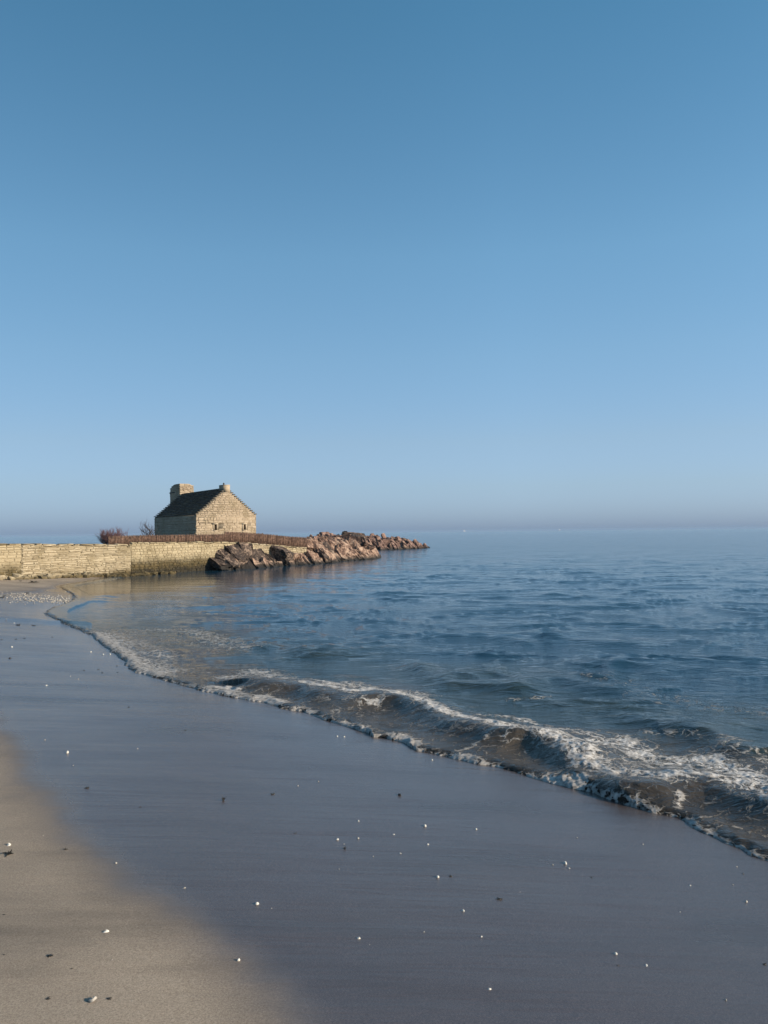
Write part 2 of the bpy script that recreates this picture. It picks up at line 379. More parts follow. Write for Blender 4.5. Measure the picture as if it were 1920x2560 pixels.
def build_sea():
    ang = np.concatenate([np.arange(-75, -30, 1.5), np.arange(-30, 30, .085), np.arange(30, 40, .5), np.arange(40, 178, 2)])
    rad = [2.2]
    while rad[-1] < 9500:
        r = rad[-1]; dr = max(.013, r*r/1850)
        dr = min(dr, .13 + max(0, r-30)*.012 + max(0, r-130)*.05)
        rad.append(r + dr)
    x, y, F = fan(np.radians(ang), np.array(rad))
    s, t = seaward(x, y)
    r = np.hypot(x, y)
    dr = np.maximum(.013, np.minimum(r*r/1850, .13 + np.clip(r-30, 0, None)*.012 + np.clip(r-130, 0, None)*.05))
    # keep the faces that lie near or beyond the waterline
    keepv = s > -.35; F = F[keepv[F].any(1)]
    used = np.unique(F); remap = np.full(len(x), -1); remap[used] = np.arange(len(used)); F = remap[F]
    x, y, s, t, r, dr = [q[used] for q in (x, y, s, t, r, dr)]
    far = sst(.3, 5, s); calm = sst(0, 1.5, s)
    wx = x + fbm(x*.25, y*.25, 3, 2)*1.2; wy = y + .10*x + fbm(x*.18, y*.3, 9, 2)*.8
    eta = np.zeros_like(x)
    for (lx, ly, amp, sd_) in ((4.2, 2.0, .030, 1), (2.6, 1.15, .038, 2), (1.5, .62, .034, 3), (.8, .36, .019, 4), (.32, .17, .0030, 5)):
        fade = 1 - sst(.3*ly, .75*ly, dr)
        nz = noise(wx/lx, wy/ly, 40+sd_)
        if 1 < sd_ < 5:                      # narrow steep fronts between broad flat backs
            brk = sst(-.15, .45, noise(wx/lx*.8+9, wy/ly*.5, 140+sd_))
            nz = np.exp(-(nz/.20)**2)*brk
        eta += amp*fade*nz
    shel = 1 - .82*sst(19, 6, polydist(x, y, [(WL.x, WL.y), (W1.x, W1.y), (-1, 60)])[0])*sst(3, -4, x)
    eta = (eta-.015)*(.35 + .65*far)*calm*1.1*shel*(1 - .3*sst(16, 60, r))
    mod = .75 + .5*noise(t*.9, s*0, 88)
    for line, h, ws, wo_ in RIDGES:
        d, sg, par = polydist(x, y, line)
        # nearer the beach than the ridge line, or beyond it
        inner = (s < np.interp(par, [0, 1e3], [0, 0]) )
        side = -sg                              # lines run left to right in the photograph: right of them is the beach
        w = np.where(side > 0, ws, wo_)
        L = par.max(); ends = sst(0, .3*L, par)*sst(L, .7*L, par) if line is not CREST else 1
        dd = d + noise(x*2.2, y*2.2, 61)*.05
        eta += h*np.exp(-(dd/w)**2)*ends*(.8+.4*noise(x*1.7, y*1.7, 23))
    # the last bore running up the sand: steep lip, thin sheet behind
    str_ = .55 + .6*fbm(t*.7, t*0+3.1, 52, 2)
    lipw = .13
    wob = s + fbm(x*3.2, y*3.2, 71, 3)*.07
    lip = sst(0, 1, wob/lipw)
        # foam density, painted ripple glints included
    foam = np.zeros_like(x)
    for pts, w, dn in STROKES:
        line = px_line(pts, .05); d, sg, par = polydist(x, y, line)
        foam = np.maximum(foam, dn*np.exp(-(d/w)**2*1.1)) if w > .09 else np.maximum(foam, dn*np.exp(-(d/w)**2))
    pr = t
    shx = np.array([p[0] for p in shore]); 
    px_ = x/np.maximum(y, .5)                                     # azimuth decides how lively the edge foam is
    az = np.degrees(np.arctan2(x, y))
    act = np.interp(az, [-24.5, -23, -18, -14.5, -13, -9, -4, 2, 12, 16.5, 18.5, 27, 40], [.30, .25, .62, .45, .62, .75, .85, .95, 1.0, .95, .62, .55, .5])
    wid = np.interp(az, [-24, -15, -8, 0, 12, 16.5, 18.5, 26], [.08, .09, .12, .13, .15, .13, .08, .07])
    edge = act*np.exp(-np.clip(wob-.03, 0, None)/wid)*(.72+.9*fbm(x*2.3, y*2.3, 13, 3))*sst(30, 20, y)
    eta += lip*(.010 + .032*np.clip(edge, 0, 1)*np.exp(-wob/.30)) * sst(-.02, .03, wob)
    foam = np.maximum(foam, edge); foam = np.maximum(foam, .60*np.exp(-np.clip(wob-.02, 0, None)/.05)*(y < 26))
    foam = np.maximum(foam, .20*sst(2.6, .3, s)*sst(1, 14, y*0+12)*sst(22, 12, y))
    foam = np.clip(foam, 0, 1)
    lump = fbm(x*9, y*9, 5, 4)
    eta += foam**1.5*(.006 + .026*lump)*sst(-.01, .08, wob) + sst(.4, .9, foam)*fbm(x*26, y*26, 6, 3)*.010*(dr < .03)
    zs = sand_h(x, y, s)
    z = eta
    # run up: the sheet follows the sand where it is thin
    thick = np.clip(wob*.35 + .004, -.03, None)
    z = np.where(s < .5, np.maximum(z, zs + np.minimum(thick, .04)), z)
    z = np.where(wob < 0, zs - .03 + np.clip(wob, -1, 0)*.1, z)
    turb = sst(3.4, .4, s + fbm(x*.8, y*.8, 19, 3)*1.0)*sst(21, 12, y)
    turb = np.maximum(turb, .6*sst(5.5, 1.5, s + fbm(x*.6, y*.6, 20, 3)*1.2)*sst(20, 9, y))
    alpha = sst(0.0, .10, wob)
    V = np.stack([x, y, z], 1)
    me = mesh_np('sea', V, F, True)
    attr(me, 'foam', foam); attr(me, 'turb', turb); attr(me, 'film', alpha); attr(me, 'dist', r); attr(me, 'shelter', shel); attr(me, 'stain', np.exp(-np.clip(s, 0, None)/.45)*(y < 30))
    nt = NT('sea_water'); v = nt.coord(); fo = nt.attr('foam'); tb = nt.attr('turb'); di = nt.attr('dist'); al = nt.attr('film')
    cl = nt.noise(v, 2.2, 4, .6)
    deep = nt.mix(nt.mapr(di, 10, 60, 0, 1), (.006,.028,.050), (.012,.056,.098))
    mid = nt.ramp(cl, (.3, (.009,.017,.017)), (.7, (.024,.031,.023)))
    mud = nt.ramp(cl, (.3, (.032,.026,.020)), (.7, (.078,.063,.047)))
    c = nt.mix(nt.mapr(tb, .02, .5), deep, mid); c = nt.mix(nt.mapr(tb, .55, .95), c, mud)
    # foam and painted glints: lace of bubbles, torn by noise
    wv = nt.n('ShaderNodeMix', data_type='VECTOR'); wv.inputs[0].default_value = .10
    nz = nt.n('ShaderNodeTexNoise'); nz.inputs['Scale'].default_value = 4; nz.inputs['Detail'].default_value = 3; nt.l(v, nz.inputs['Vector'])
    va = nt.n('ShaderNodeVectorMath', operation='MULTIPLY_ADD'); nt.l(nz.outputs['Color'], va.inputs[0]); va.inputs[1].default_value = (.35,.35,.1); nt.l(v, va.inputs[2])
    vw = va.outputs[0]
    lace = nt.vor(vw, 8.5, 'DISTANCE_TO_EDGE'); lace2 = nt.vor(vw, 26, 'DISTANCE_TO_EDGE')
    tear = nt.noise(vw, 6.5, 8, .75); tear2 = nt.noise(nt.coord((1.0, 2.4, 1), (0,0,R(25))), 2.3, 4, .6)
    l1 = nt.mapr(lace, 0, .22, 1, 0); l2 = nt.mapr(lace2, 0, .30, 1, 0)
    pat = nt.math('ADD', nt.math('MULTIPLY', l1, .30), nt.math('MULTIPLY', l2, .20))
    pat = nt.math('ADD', pat, nt.math('MULTIPLY', nt.mapr(tear, .22, .78, 0, 1, False), .95)); pat = nt.math('ADD', pat, nt.math('MULTIPLY', tear2, .55))
    # 0.. ~1.6 , threshold falls as density rises
    thr = nt.math('MULTIPLY_ADD', fo, -.92, 1.34)
    fm = nt.mapr(nt.math('SUBTRACT', pat, thr), -.05, .26, 0, 1)
    fm = nt.math('MULTIPLY', fm, nt.mapr(fo, .05, .2)); 
    fcol = nt.ramp(nt.noise(v, 30, 4, .7), (.35, (.17,.155,.14)), (.58, (.60,.585,.57)))
    fcol = nt.mix(nt.math('MULTIPLY', nt.attr('stain'), .8), fcol, nt.ramp(nt.noise(v, 24, 5, .7), (.35, (.12,.10,.085)), (.62, (.44,.40,.36))))
    c = nt.mix(nt.math('MULTIPLY', fm, nt.mapr(fo, .1, .8, .55, 1.0)), c, fcol)
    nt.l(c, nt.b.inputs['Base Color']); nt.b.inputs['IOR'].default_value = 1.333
    rg = nt.math('MAXIMUM', nt.math('MULTIPLY', fm, .7), nt.mapr(di, 5, 90, .04, .10, False)); nt.l(rg, nt.b.inputs['Roughness'])
    # wind ripples too fine for the mesh
    r1 = nt.noise(nt.coord((1.0, 2.1, 1), (0,0,R(6))), 3.2, 5, .62, .6)
    r2 = nt.noise(nt.coord((1.0, 1.8, 1), (0,0,R(-14))), 16, 3, .6, .3)
    r3 = nt.noise(nt.coord((.35, .9, 1), (0,0,R(5))), 1.0, 5, .6, .4)
    bb = nt.bump(r1, 1, .045)
    b1 = nt.n('ShaderNodeBump'); nt.l(nt.math('MULTIPLY', r3, 1.0), b1.inputs['Height']); nt.l(nt.math('MULTIPLY', nt.attr('shelter'), nt.mapr(di, 14, 45, 0, 1)), b1.inputs['Strength']); b1.inputs['Distance'].default_value = .17
    b2 = nt.n('ShaderNodeBump'); nt.l(r1, b2.inputs['Height']); nt.l(nt.math('MULTIPLY', nt.attr('shelter'), nt.mapr(di, 8, 30, 1, .5)), b2.inputs['Strength']); b2.inputs['Distance'].default_value = .034; nt.l(b1.outputs[0], b2.inputs['Normal'])
    b3 = nt.n('ShaderNodeBump'); nt.l(r2, b3.inputs['Height']); nt.l(nt.mapr(di, 8, 30, .8, .2), b3.inputs['Strength']); b3.inputs['Distance'].default_value = .008; nt.l(b2.outputs[0], b3.inputs['Normal'])
    b4 = nt.n('ShaderNodeBump'); nt.l(fm, b4.inputs['Height']); b4.inputs['Strength'].default_value = .9; b4.inputs['Distance'].default_value = .022; nt.l(b3.outputs[0], b4.inputs['Normal'])
    nt.l(b4.outputs[0], nt.b.inputs['Normal'])
    tr = nt.n('ShaderNodeBsdfTransparent'); mx = nt.n('ShaderNodeMixShader')
    nt.l(nt.math('MAXIMUM', nt.mapr(al, 0, 1, .25, 1, False), fm), mx.inputs[0]); nt.l(tr.outputs[0], mx.inputs[1]); nt.l(nt.b.outputs[0], mx.inputs[2]); nt.l(mx.outputs[0], nt.out.inputs[0])
    o = link('sea', me, None, [nt.m]); tag(o, kind='structure'); return o
build_sea()

# ------------------------------------------------------------------ headland behind the wall
def cells(x, y, sc_, seed, tilt=.5, rot=.5, an=1.0):
    c, s_ = math.cos(rot), math.sin(rot); u = (x*c + y*s_)/sc_; v = (-x*s_ + y*c)/(sc_*an)
    iu, iv = np.floor(u), np.floor(v); best = np.full(x.shape, 9e9); out = np.zeros(x.shape)
    for a in (-1, 0, 1):
        for b in (-1, 0, 1):
            cu = iu+a; cv = iv+b; pu = cu+_h(cu, cv, seed); pv = cv+_h(cu, cv, seed+1)
            d = (u-pu)**2 + (v-pv)**2
            val = (_h(cu, cv, seed+2)-.5) + tilt*((u-pu)*(_h(cu, cv, seed+3)-.35) + (v-pv)*(_h(cu, cv, seed+4)-.5))*1.6
            mk = d < best; best = np.where(mk, d, best); out = np.where(mk, val, out)
    return out
def wall_side(x, y): return (x-W0.x)*WN.x + (y-W0.y)*WN.y         # >0 in front of the wall
HUMPS = [ # x, y, rx, ry, rot, height
 (-3.8, 54.2, 2.5, 5.0, -.35, 1.3), (-1.9, 56.5, 1.7, 4.5, -.2, .55), (-4.6, 48.2, 1.2, 3.2, -.5, .30), (-6.8, 44.6, .7, 2.6, -.5, .12),
 (-4.4, 66, 2.7, 12, 0, .85), (-4.5, 84.5, 6.0, 5.0, .1, .98), (-.5, 86.5, 4.2, 4.0, .1, .80), (2.2, 88.3, 2.6, 2.6, .1, .36), (3.8, 90, 1.1, 1.5, 0, .02)]
def saw(x, y, sc_, seed, dip, an=1.0, rot=0.0):
    """jointed blocks: each cell is a plane dipping right, ending in a sharp step"""
    c, s_ = math.cos(rot), math.sin(rot); u = (x*c + y*s_)/sc_; v = (-x*s_ + y*c)/(sc_*an)
    iu, iv = np.floor(u), np.floor(v); best = np.full(x.shape, 9e9); out = np.zeros(x.shape)
    for a in (-1, 0, 1):
        for b in (-1, 0, 1):
            cu = iu+a; cv = iv+b; pu = cu+_h(cu, cv, seed); pv = cv+_h(cu, cv, seed+1)
            d = np.abs(u-pu) + np.abs(v-pv)*.8
            val = (_h(cu, cv, seed+2)-.5) - dip*(u-pu)*(.5+_h(cu, cv, seed+3)) + .5*(v-pv)*(_h(cu, cv, seed+4)-.3)
            mk = d < best; best = np.where(mk, d, best); out = np.where(mk, val, out)
    return out
def rock_h(x, y):
    h = np.full(x.shape, -2.0)
    for (cx, cy, rx, ry, ro, H) in HUMPS:
        c, s_ = math.cos(ro), math.sin(ro); u = ((x-cx)*c + (y-cy)*s_)/rx; v = (-(x-cx)*s_ + (y-cy)*c)/ry
        q = u*u + v*v
        h = np.maximum(h, np.where(q < 1, (H+.5)*(1-q**2.2)-.5, -.5-(q-1)*1.2))
    m_ = sst(-.6, .25, h)
    return h + m_*(saw(x, y, 1.3, 100, .9, 1.3, .15)*.38 + saw(x, y, .5, 200, .9, 1.2, -.2)*.22 + saw(x, y, .22, 300, .7, 1.1, .3)*.09)
def grid(x0, x1, y0, y1, dx, dy):
    xs = np.arange(x0, x1+dx/2, dx); ys = np.arange(y0, y1+dy/2, dy); X, Y = np.meshgrid(xs, ys); na = len(xs)
    i = np.arange(len(ys)-1)[:, None]*na + np.arange(na-1)[None, :]
    return X.ravel(), Y.ravel(), np.stack([i, i+1, i+na+1, i+na], -1).reshape(-1, 4)
def build_headland():
    x, y, F = grid(-9.5, 6.5, 41, 94, .085, .11)
    z = rock_h(x, y)
    z = np.where(wall_side(x, y) < .1, np.where(y < 47.5, -1.0, z), z)
    keep = (z > -.75)[F].any(1); F = F[keep]; used = np.unique(F); rm = np.full(len(x), -1); rm[used] = np.arange(len(used))
    me = mesh_np('rocky_headland', np.stack([x, y, z], 1)[used], rm[F])
    tag(link('rocky_headland', me, None, [M_rock]), kind='structure')
    # turf behind the walls, rising gently to the house
    x, y, F = grid(-75, -4.0, 8, 104, .5, .5)
    w = wall_side(x, y)
    z = .75 + .55*np.exp(-(((x+14)/9)**2 + ((y-66)/17)**2)) + fbm(x*.3, y*.3, 44, 3)*.08
    edge = np.minimum(np.clip(-w-.25, -1, None)*1.0, 8)
    z = np.where(w > -.30, -3, z)
    far_ = sst(104, 92, y)*sst(-75, -60, x)*sst(-4, -6.5, x + .0*y); z = z*far_ - 2.5*(1-far_)
    keep = (w < -.3)[F].all(1); F = F[keep]; used = np.unique(F); rm = np.full(len(x), -1); rm[used] = np.arange(len(used))
    me = mesh_np('headland_ground', np.stack([x, y, z], 1)[used], rm[F], True)
    tag(link('headland_ground', me, None, [M_grass]), kind='structure')
build_headland()

# ------------------------------------------------------------------ masonry
def stone_variants(n, name, rough=.07):
    out = []
    for k in range(n):
        r_ = random.Random(100+k); J = lambda a: r_.uniform(-a, a)
        V = []; F = []
        # unit block: x width, z height, y depth (front at y=-.5); outline of 6-8 corners, chamfered front
        pts = [(-.5, -.5), (0+J(.2), -.5+J(.04)), (.5, -.5), (.5+J(.02), 0+J(.2)), (.5, .5), (J(.2), .5+J(.03)), (-.5, .5), (-.5+J(.02), J(.2))]
        pts = [(a+J(rough)*.6, b+J(rough)) for a, b in pts]; N = len(pts)
        for a, b in pts: V.append((a, .5, b))
        for a, b in pts: V.append((a, -.28+J(.05), b))
        for a, b in pts: V.append((a*.86+J(.02), -.5+J(.10), b*.76+J(.03)))
        V.append((J(.1), -.55+J(.05), J(.1)))
        for q in range(N):
            w = (q+1) % N
            F.append((q, w, w+N, q+N)); F.append((q+N, w+N, w+2*N, q+2*N)); F.append((q+2*N, w+2*N, 3*N))
        me = bpy.data.meshes.new(name); me.from_pydata(V, [], F); me.update(); out.append(me)
    return out
def variants_for(mat, n=10, rough=.07):
    vs = stone_variants(n, 'stone', rough)
    for q in vs: q.materials.append(mat)
    return vs
def lay(origin, u, n, length, z_at, top_at, ch, wr, gap, seed, skip=None, ch_var=.3):
    """courses of stones over a vertical face. returns (centre, w, h) list; u along the face, z_at/top_at give bottom and top"""
    r_ = random.Random(seed); out = []
    zmin = min(z_at(q*length/40) for q in range(41)); zmax = max(top_at(q*length/40) for q in range(41)); z = zmin
    while z < zmax - .02:
        h = ch*r_.uniform(1-ch_var, 1+ch_var)
        if zmax - (z+h) < ch*.5: h = zmax - z
        x = -r_.uniform(0, wr[0]*.5)
        while x < length:
            w = r_.uniform(*wr)*(1.25 if h > ch else 1)
            x0, x1 = max(x, 0), min(x+w, length); xm = (x0+x1)/2
            if x1-x0 > wr[0]*.3:
                lo, hi = z, z+h
                hh, dz = (h, 0)
                if r_.random() < .12 and h > ch*.8: # two thin stones instead of one
                    parts = [(lo, lo+h*.5), (lo+h*.5, hi)]
                else: parts = [(lo, hi)]
                for a, b in parts:
                    b2 = min(b, top_at(xm)); a2 = max(a, z_at(xm)-.05)
                    if b2-a2 > ch*.35 and not (skip and skip(x0, x1, a2, b2)):
                        out.append((xm + r_.uniform(-.01, .01), (a2+b2)/2, x1-x0-gap, b2-a2-gap*.8))
            x += w
        z += h
    return out
def place_stones(parent, stones, origin, u, n, mats_variants, depth, limit, seed, proud=.02, view_w=None, name='stone', out=.03):
    """the largest `limit` as objects, the rest joined as one part"""
    r_ = random.Random(seed); ang = math.atan2(u.y, u.x)
    stones = sorted(stones, key=lambda q: -q[2]*q[3]*(view_w(q) if view_w else 1))
    rest = Boxes()
    restV = []; restF = []; nn = 0
    for k, (x, z, w, h) in enumerate(stones):
        c = origin + u*x; pr = r_.uniform(-proud, proud)
        pos = Vector((c.x, c.y, 0)) + Vector((n.x, n.y, 0))*(out + pr - depth/2); pos.z = z
        rx = r_.uniform(-.03, .03); me = mats_variants[r_.randrange(len(mats_variants))]
        if k < limit:
            o = bpy.data.objects.new(name, me); col.objects.link(o); o.parent = parent
            o.matrix_local = parent.matrix_world.inverted() @ (Matrix.Translation(pos) @ Matrix.Rotation(ang, 4, 'Z') @ Matrix.Rotation(rx, 4, 'Y') @ Matrix.Diagonal((w, depth, h, 1))) if False else \
                (Matrix.Translation(pos - parent.location) @ Matrix.Rotation(ang, 4, 'Z') @ Matrix.Rotation(rx, 4, 'Y') @ Matrix.Diagonal((w, depth, h, 1)))
        else:
            M = Matrix.Translation(pos - parent.location) @ Matrix.Rotation(ang, 4, 'Z') @ Matrix.Diagonal((w, depth, h, 1))
            restV += [tuple(M @ q.co) for q in me.vertices]; restF += [tuple(i+nn for i in p.vertices) for p in me.polygons]; nn += len(me.vertices)
    if restV:
        me = bpy.data.meshes.new('small_stones'); me.from_pydata(restV, [], restF); me.update(); me.materials.append(mats_variants[0].materials[0])
        o = link('small_stones', me, parent); o['kind'] = 'stuff'
V_wall = variants_for(M_wallstone, 14, .12); V_rend = variants_for(M_render); V_house = variants_for(M_house, 14, .15); V_slab = variants_for(M_slab, 8, .04)

def hit_wall(px, py):
    d = ray(px, py); t = ((W0.x*WN.x + W0.y*WN.y))/(d.x*WN.x + d.y*WN.y)
    p = Vector((0, 0, EYE)) + d*t
    return ((Vector((p.x, p.y)) - W0).dot(WD), p.z)
def wall_piece(name, label, px0, px1, tops, ch, wr, gap, mats, depth, proud, seed, limit, thick=.55, bot=None, shift=0.0, umin=None, mort=None):
    a = hit_wall(px0, 1380)[0] if umin is None else umin; b = hit_wall(px1, 1380)[0]
    tp = sorted([hit_wall(*q) for q in tops]); tx = [q[0] for q in tp]; tz = [q[1] for q in tp]
    top = lambda x: float(np.interp(a+x, tx, tz))
    bt = bot or (lambda x: -.25)
    o2 = W0 + WD*a; root = empty(name, (o2.x, o2.y, 0)); tag(root, label, 'sea wall')
    L = b-a; st = lay(None, WD, WN, L, bt, lambda x: top(x)-.0, ch, wr, gap, seed)
    org = o2 + WN*shift
    place_stones(root, st, org - WN*.0, WD, WN, mats, depth, limit, seed, proud, view_w=lambda q: 1/( (30+ (a+q[0])*.88)**2)*(1 if q[1] > .1 else .05))
    bx = Boxes(); N = max(2, int(L/.5))
    for k in range(N):
        x0, x1 = L*k/N, L*(k+1)/N; z1 = min(top(x0), top(x1)) - .03
        p = org - WN*(thick) + WD*x0 - o2
        bx.add((p.x, p.y, -.5), (WD.x*(x1-x0), WD.y*(x1-x0), 0), (WN.x*(thick-.0), WN.y*(thick-.0), 0), (0, 0, z1+.5))
    link('wall_core', bx.mesh('wall_core'), root, [mort or M_mortar])
    # flat capping stones
    r_ = random.Random(seed+5); x = 0
    while x < L:
        w = min(r_.uniform(.3, .75), L-x)
        if w > .12:
            xm = x+w/2; p = org - WN*(thick*.5-.04) + WD*xm
            z = top(xm) + r_.uniform(-.01, .035); slope = (top(min(xm+.3, L))-top(max(xm-.3, 0)))/.6
            o = bpy.data.objects.new('capstone', mats[r_.randrange(len(mats))]); col.objects.link(o); o.parent = root
            q = Vector((p.x, p.y, z)) - root.location
            o.matrix_local = Matrix.Translation(q) @ Matrix.Rotation(math.atan2(WD.y, WD.x), 4, 'Z') @ Matrix.Rotation(-math.atan(slope), 4, 'Y') @ Matrix.Diagonal((w-.02, thick+.04, .09*r_.uniform(.8, 1.2), 1))
        x += w
    return root
LT = [(-700,1370),(0,1363),(120,1363),(240,1363),(327,1364)]
wall_piece('sea_wall', 'pale rendered end of the sea wall at the left edge of the beach', 0, 54, LT, .12, (.18,.42), .008, V_rend, .14, .006, 21, 260, umin=-14.0, shift=-.03)
wall_piece('sea_wall', 'dry stone sea wall of long pale stones standing on the sand', 54, 327, LT, .085, (.16,.62), .010, V_wall, .18, .016, 22, 300)
wall_piece('sea_wall', 'smooth buff mortared sea wall below the brushwood fence, base stained by tide', 327, 600, [(327,1358),(420,1358),(500,1357),(600,1358)], .12, (.14,.32), .006, V_rend, .14, .008, 23, 300, shift=.0, mort=M_render)
wall_piece('sea_wall', 'low yellowish coursed stone wall descending behind the dark tilted rocks', 600, 766, [(600,1358),(640,1360),(690,1364),(730,1368),(766,1371)], .11, (.2,.45), .014, V_wall, .16, .015, 24, 300)

# fallen footing blocks along the foot of the dry stone wall
def hull_rock(seed, sx, sy, sz, n=16, box=.6, cuts=0):
    """a block with skewed corners, split off along a few joint planes, edges a little worn"""
    r_ = random.Random(seed); bm = bmesh.new(); bmesh.ops.create_cube(bm, size=1.0)
    j = .20 if box > .5 else .26
    for v in bm.verts: v.co += Vector((r_.uniform(-j, j), r_.uniform(-j, j), r_.uniform(-j, j)))*.9
    for _ in range(5 if box > .7 else 9):
        d = Vector((r_.gauss(0, 1), r_.gauss(0, 1), r_.gauss(0, 1))).normalized(); far_ = max(v.co.dot(d) for v in bm.verts)
        g = bm.verts[:] + bm.edges[:] + bm.faces[:]
        res = bmesh.ops.bisect_plane(bm, geom=g, plane_co=d*far_*r_.uniform(.70, .90), plane_no=d, clear_outer=True)
        ed = [e for e in res['geom_cut'] if isinstance(e, bmesh.types.BMEdge)]
        if len(ed) > 2: bmesh.ops.contextual_create(bm, geom=ed)
    for v in bm.verts: v.co = Vector((v.co.x*sx*1.12, v.co.y*sy*1.12, v.co.z*sz*1.12))
    if cuts: bmesh.ops.bevel(bm, geom=bm.edges[:], offset=min(sx, sy, sz)*.022, segments=1, affect='EDGES')
    bmesh.ops.triangulate(bm, faces=bm.faces[:])
    if cuts:
        bmesh.ops.subdivide_edges(bm, edges=[e for e in bm.edges if e.calc_length() > .25], cuts=2, use_grid_fill=True)
        bmesh.ops.triangulate(bm, faces=bm.faces[:])
        for v in bm.verts: v.co += Vector((r_.gauss(0, 1), r_.gauss(0, 1), r_.gauss(0, 1)))*.030
    bmesh.ops.recalc_face_normals(bm, faces=bm.faces)
    me = bpy.data.meshes.new('rock'); bm.to_mesh(me); bm.free(); return me

# ------------------------------------------------------------------ stone house
HN = Vector((-14.57, 62.0)); HA = Vector((-.54, .84)).normalized(); HB = Vector((.84, .54)).normalized()
HL, HW, HZ0, HE, HR = 10.7, 5.0, .95, 3.31, 5.42
def hp(a, b, z): p = HN + HA*a + HB*b; return Vector((p.x, p.y, z))
def build_house():
    root = empty('stone_house', (HN.x, HN.y, HZ0)); tag(root, 'small granite house with stone slab roof and rounded chimney behind the fence', 'house')
    o0 = root.location
    NC = 15; rise = (HR-HE)/NC; run = (HW/2)/NC
    slots = [(1.47, 1.67), (3.92, 4.10)]; zs0, zs1 = 2.14, 2.58
    bx = Boxes(); A3 = Vector((HA.x, HA.y, 0)); B3 = Vector((HB.x, HB.y, 0)); Z3 = Vector((0, 0, 1))
    def bb(a0, a1, b0, b1, z0, z1, B=bx): B.add(hp(a0, b0, z0)-o0, B3*(b1-b0), A3*(a1-a0), Z3*(z1-z0))
    bb(0, HL, 0, HW, HZ0-.6, zs0)
    bs = [0, slots[0][0], slots[0][1], slots[1][0], slots[1][1], HW]
    for i in (0, 2, 4): bb(0, .5, bs[i], bs[i+1], zs0, zs1)
    bb(.5, HL, 0, HW, zs0, zs1)
    bb(0, HL, 0, HW, zs1, HE)
    for i in range(NC):
        bb(0, HL, run*i+.03, HW-run*i-.03, HE+rise*i, HE+rise*(i+1)-.0)
    link('wall', bx.mesh('wall'), root, [M_hmortar])
    # gable facing the beach
    def top(x):
        i = min(int(min(x, HW-x)/run), NC-1); return HE + rise*(i+1)
    def gskip(x0, x1, z0, z1):
        for s0, s1 in slots:
            if x1 > s0-.05 and x0 < s1+.05 and z1 > zs0-.03 and z0 < zs1+.05: return True
        return z1 < 1.6
    st = []
    for (x, z, w, h) in lay(None, HB, None, HW, lambda x: 1.5, lambda x: HE, .17, (.16, .48), .016, 5, gskip, .45): st.append((x, z, w, h))
    r_ = random.Random(9)
    for i in range(NC):                         # each roof course is one course of gable stones, so the rake steps
        x = run*i; xe = HW-run*i
        while x < xe-.05:
            w = min(r_.uniform(.2, .5), xe-x)
            if xe-x-w < .12: w = xe-x
            st.append((x+w/2, HE+rise*(i+.5), w-.018, rise-.014)); x += w
    gn = Vector((-HA.x, -HA.y)); gn2 = gn
    place_stones(root, st, HN + gn*0, HB, gn, V_house, .12, 200, 31, .008, out=.022)
    # long wall in shade
    sw = lay(None, HA, None, HL, lambda x: 1.5, lambda x: HE-.02, .18, (.3, .65), .02, 6, lambda a, b, c, d: d < 1.7, .3)
    sw = [(HL-x, z, w, h) for x, z, w, h in sw]
    far = HN + HA*HL
    place_stones(root, sw, far, -HA, -HB, V_house, .12, 100, 32, .008, out=.03)
    # lean lintels, sills and jambs of the two slots
    for (s0, s1) in slots:
        fr = Boxes(); f0 = -.034
        for (b0, b1, z0, z1) in ((s0-.11, s0, zs0, zs1), (s1, s1+.11, zs0, zs1), (s0-.13, s1+.13, zs1, zs1+.11), (s0-.12, s1+.12, zs0-.08, zs0)):
            bb(f0, .12, b0+.002, b1-.002, z0+.002, z1-.002, fr)
        wn_ = Boxes(); bb(.26, .30, s0, s1, zs0, zs1, wn_)
        w_ = link('window', wn_.mesh('window'), root, [M_slot]); link('window_frame', fr.mesh('window_frame'), w_, [M_dress])
    # roof slabs, one course on each step, left slope as pieces, right slope joined
    right_ = Boxes()
    for i in range(NC):
        a = -.04; z = HE + rise*i
        while a < HL+.04:
            w = min(r_.uniform(.5, .95), HL+.04-a)
            if w > .1:
                c = hp(a+w/2, run*i+run*.5-.02, z+rise-.035+r_.uniform(-.008, .008)) - o0
                o = bpy.data.objects.new('roof_slab', V_slab[r_.randrange(8)]); col.objects.link(o); o.parent = root
                o.matrix_local = Matrix.Translation(c) @ Matrix.Rotation(math.atan2(-HA.y, -HA.x), 4, 'Z') @ Matrix.Rotation(r_.uniform(-.02, .02), 4, 'Y') @ Matrix.Diagonal((w-.02, run+.13+r_.uniform(-.02, .03), .085, 1))
                q = hp(a, HW-run*i-run-.03, z+rise-.075) - o0
                right_.add(q, B3*(run+.09), A3*(w-.02), Z3*.08)
            a += w
    link('far_roof_slabs', right_.mesh('far_roof_slabs'), root, [M_slab])['kind'] = 'stuff'
    rd = Boxes(); a = -.02
    while a < HL:
        w = min(r_.uniform(.5, .8), HL-a); rd.add(hp(a, HW/2-.16, HR-.01)-o0, B3*.32, A3*(w-.02), Z3*.08); a += w
    link('ridge_stones', rd.mesh('ridge_stones'), root, [M_slab])
    # small stack on the near gable
    s_ = Boxes(); bb(-.055, .95, HW/2-.25, HW/2+.27, HR-.28, HR+.27, s_)
    stk = link('gable_stack', s_.mesh('gable_stack'), root, [M_dress])
    cp = Boxes(); bb(-.065, .96, HW/2-.26, HW/2+.28, HR+.27, HR+.31, cp); link('stack_cap', cp.mesh('stack_cap'), stk, [M_dress])
    bm = bmesh.new(); bmesh.ops.create_uvsphere(bm, u_segments=12, v_segments=8, radius=.07)
    for v in bm.verts: v.co.z *= 1.25
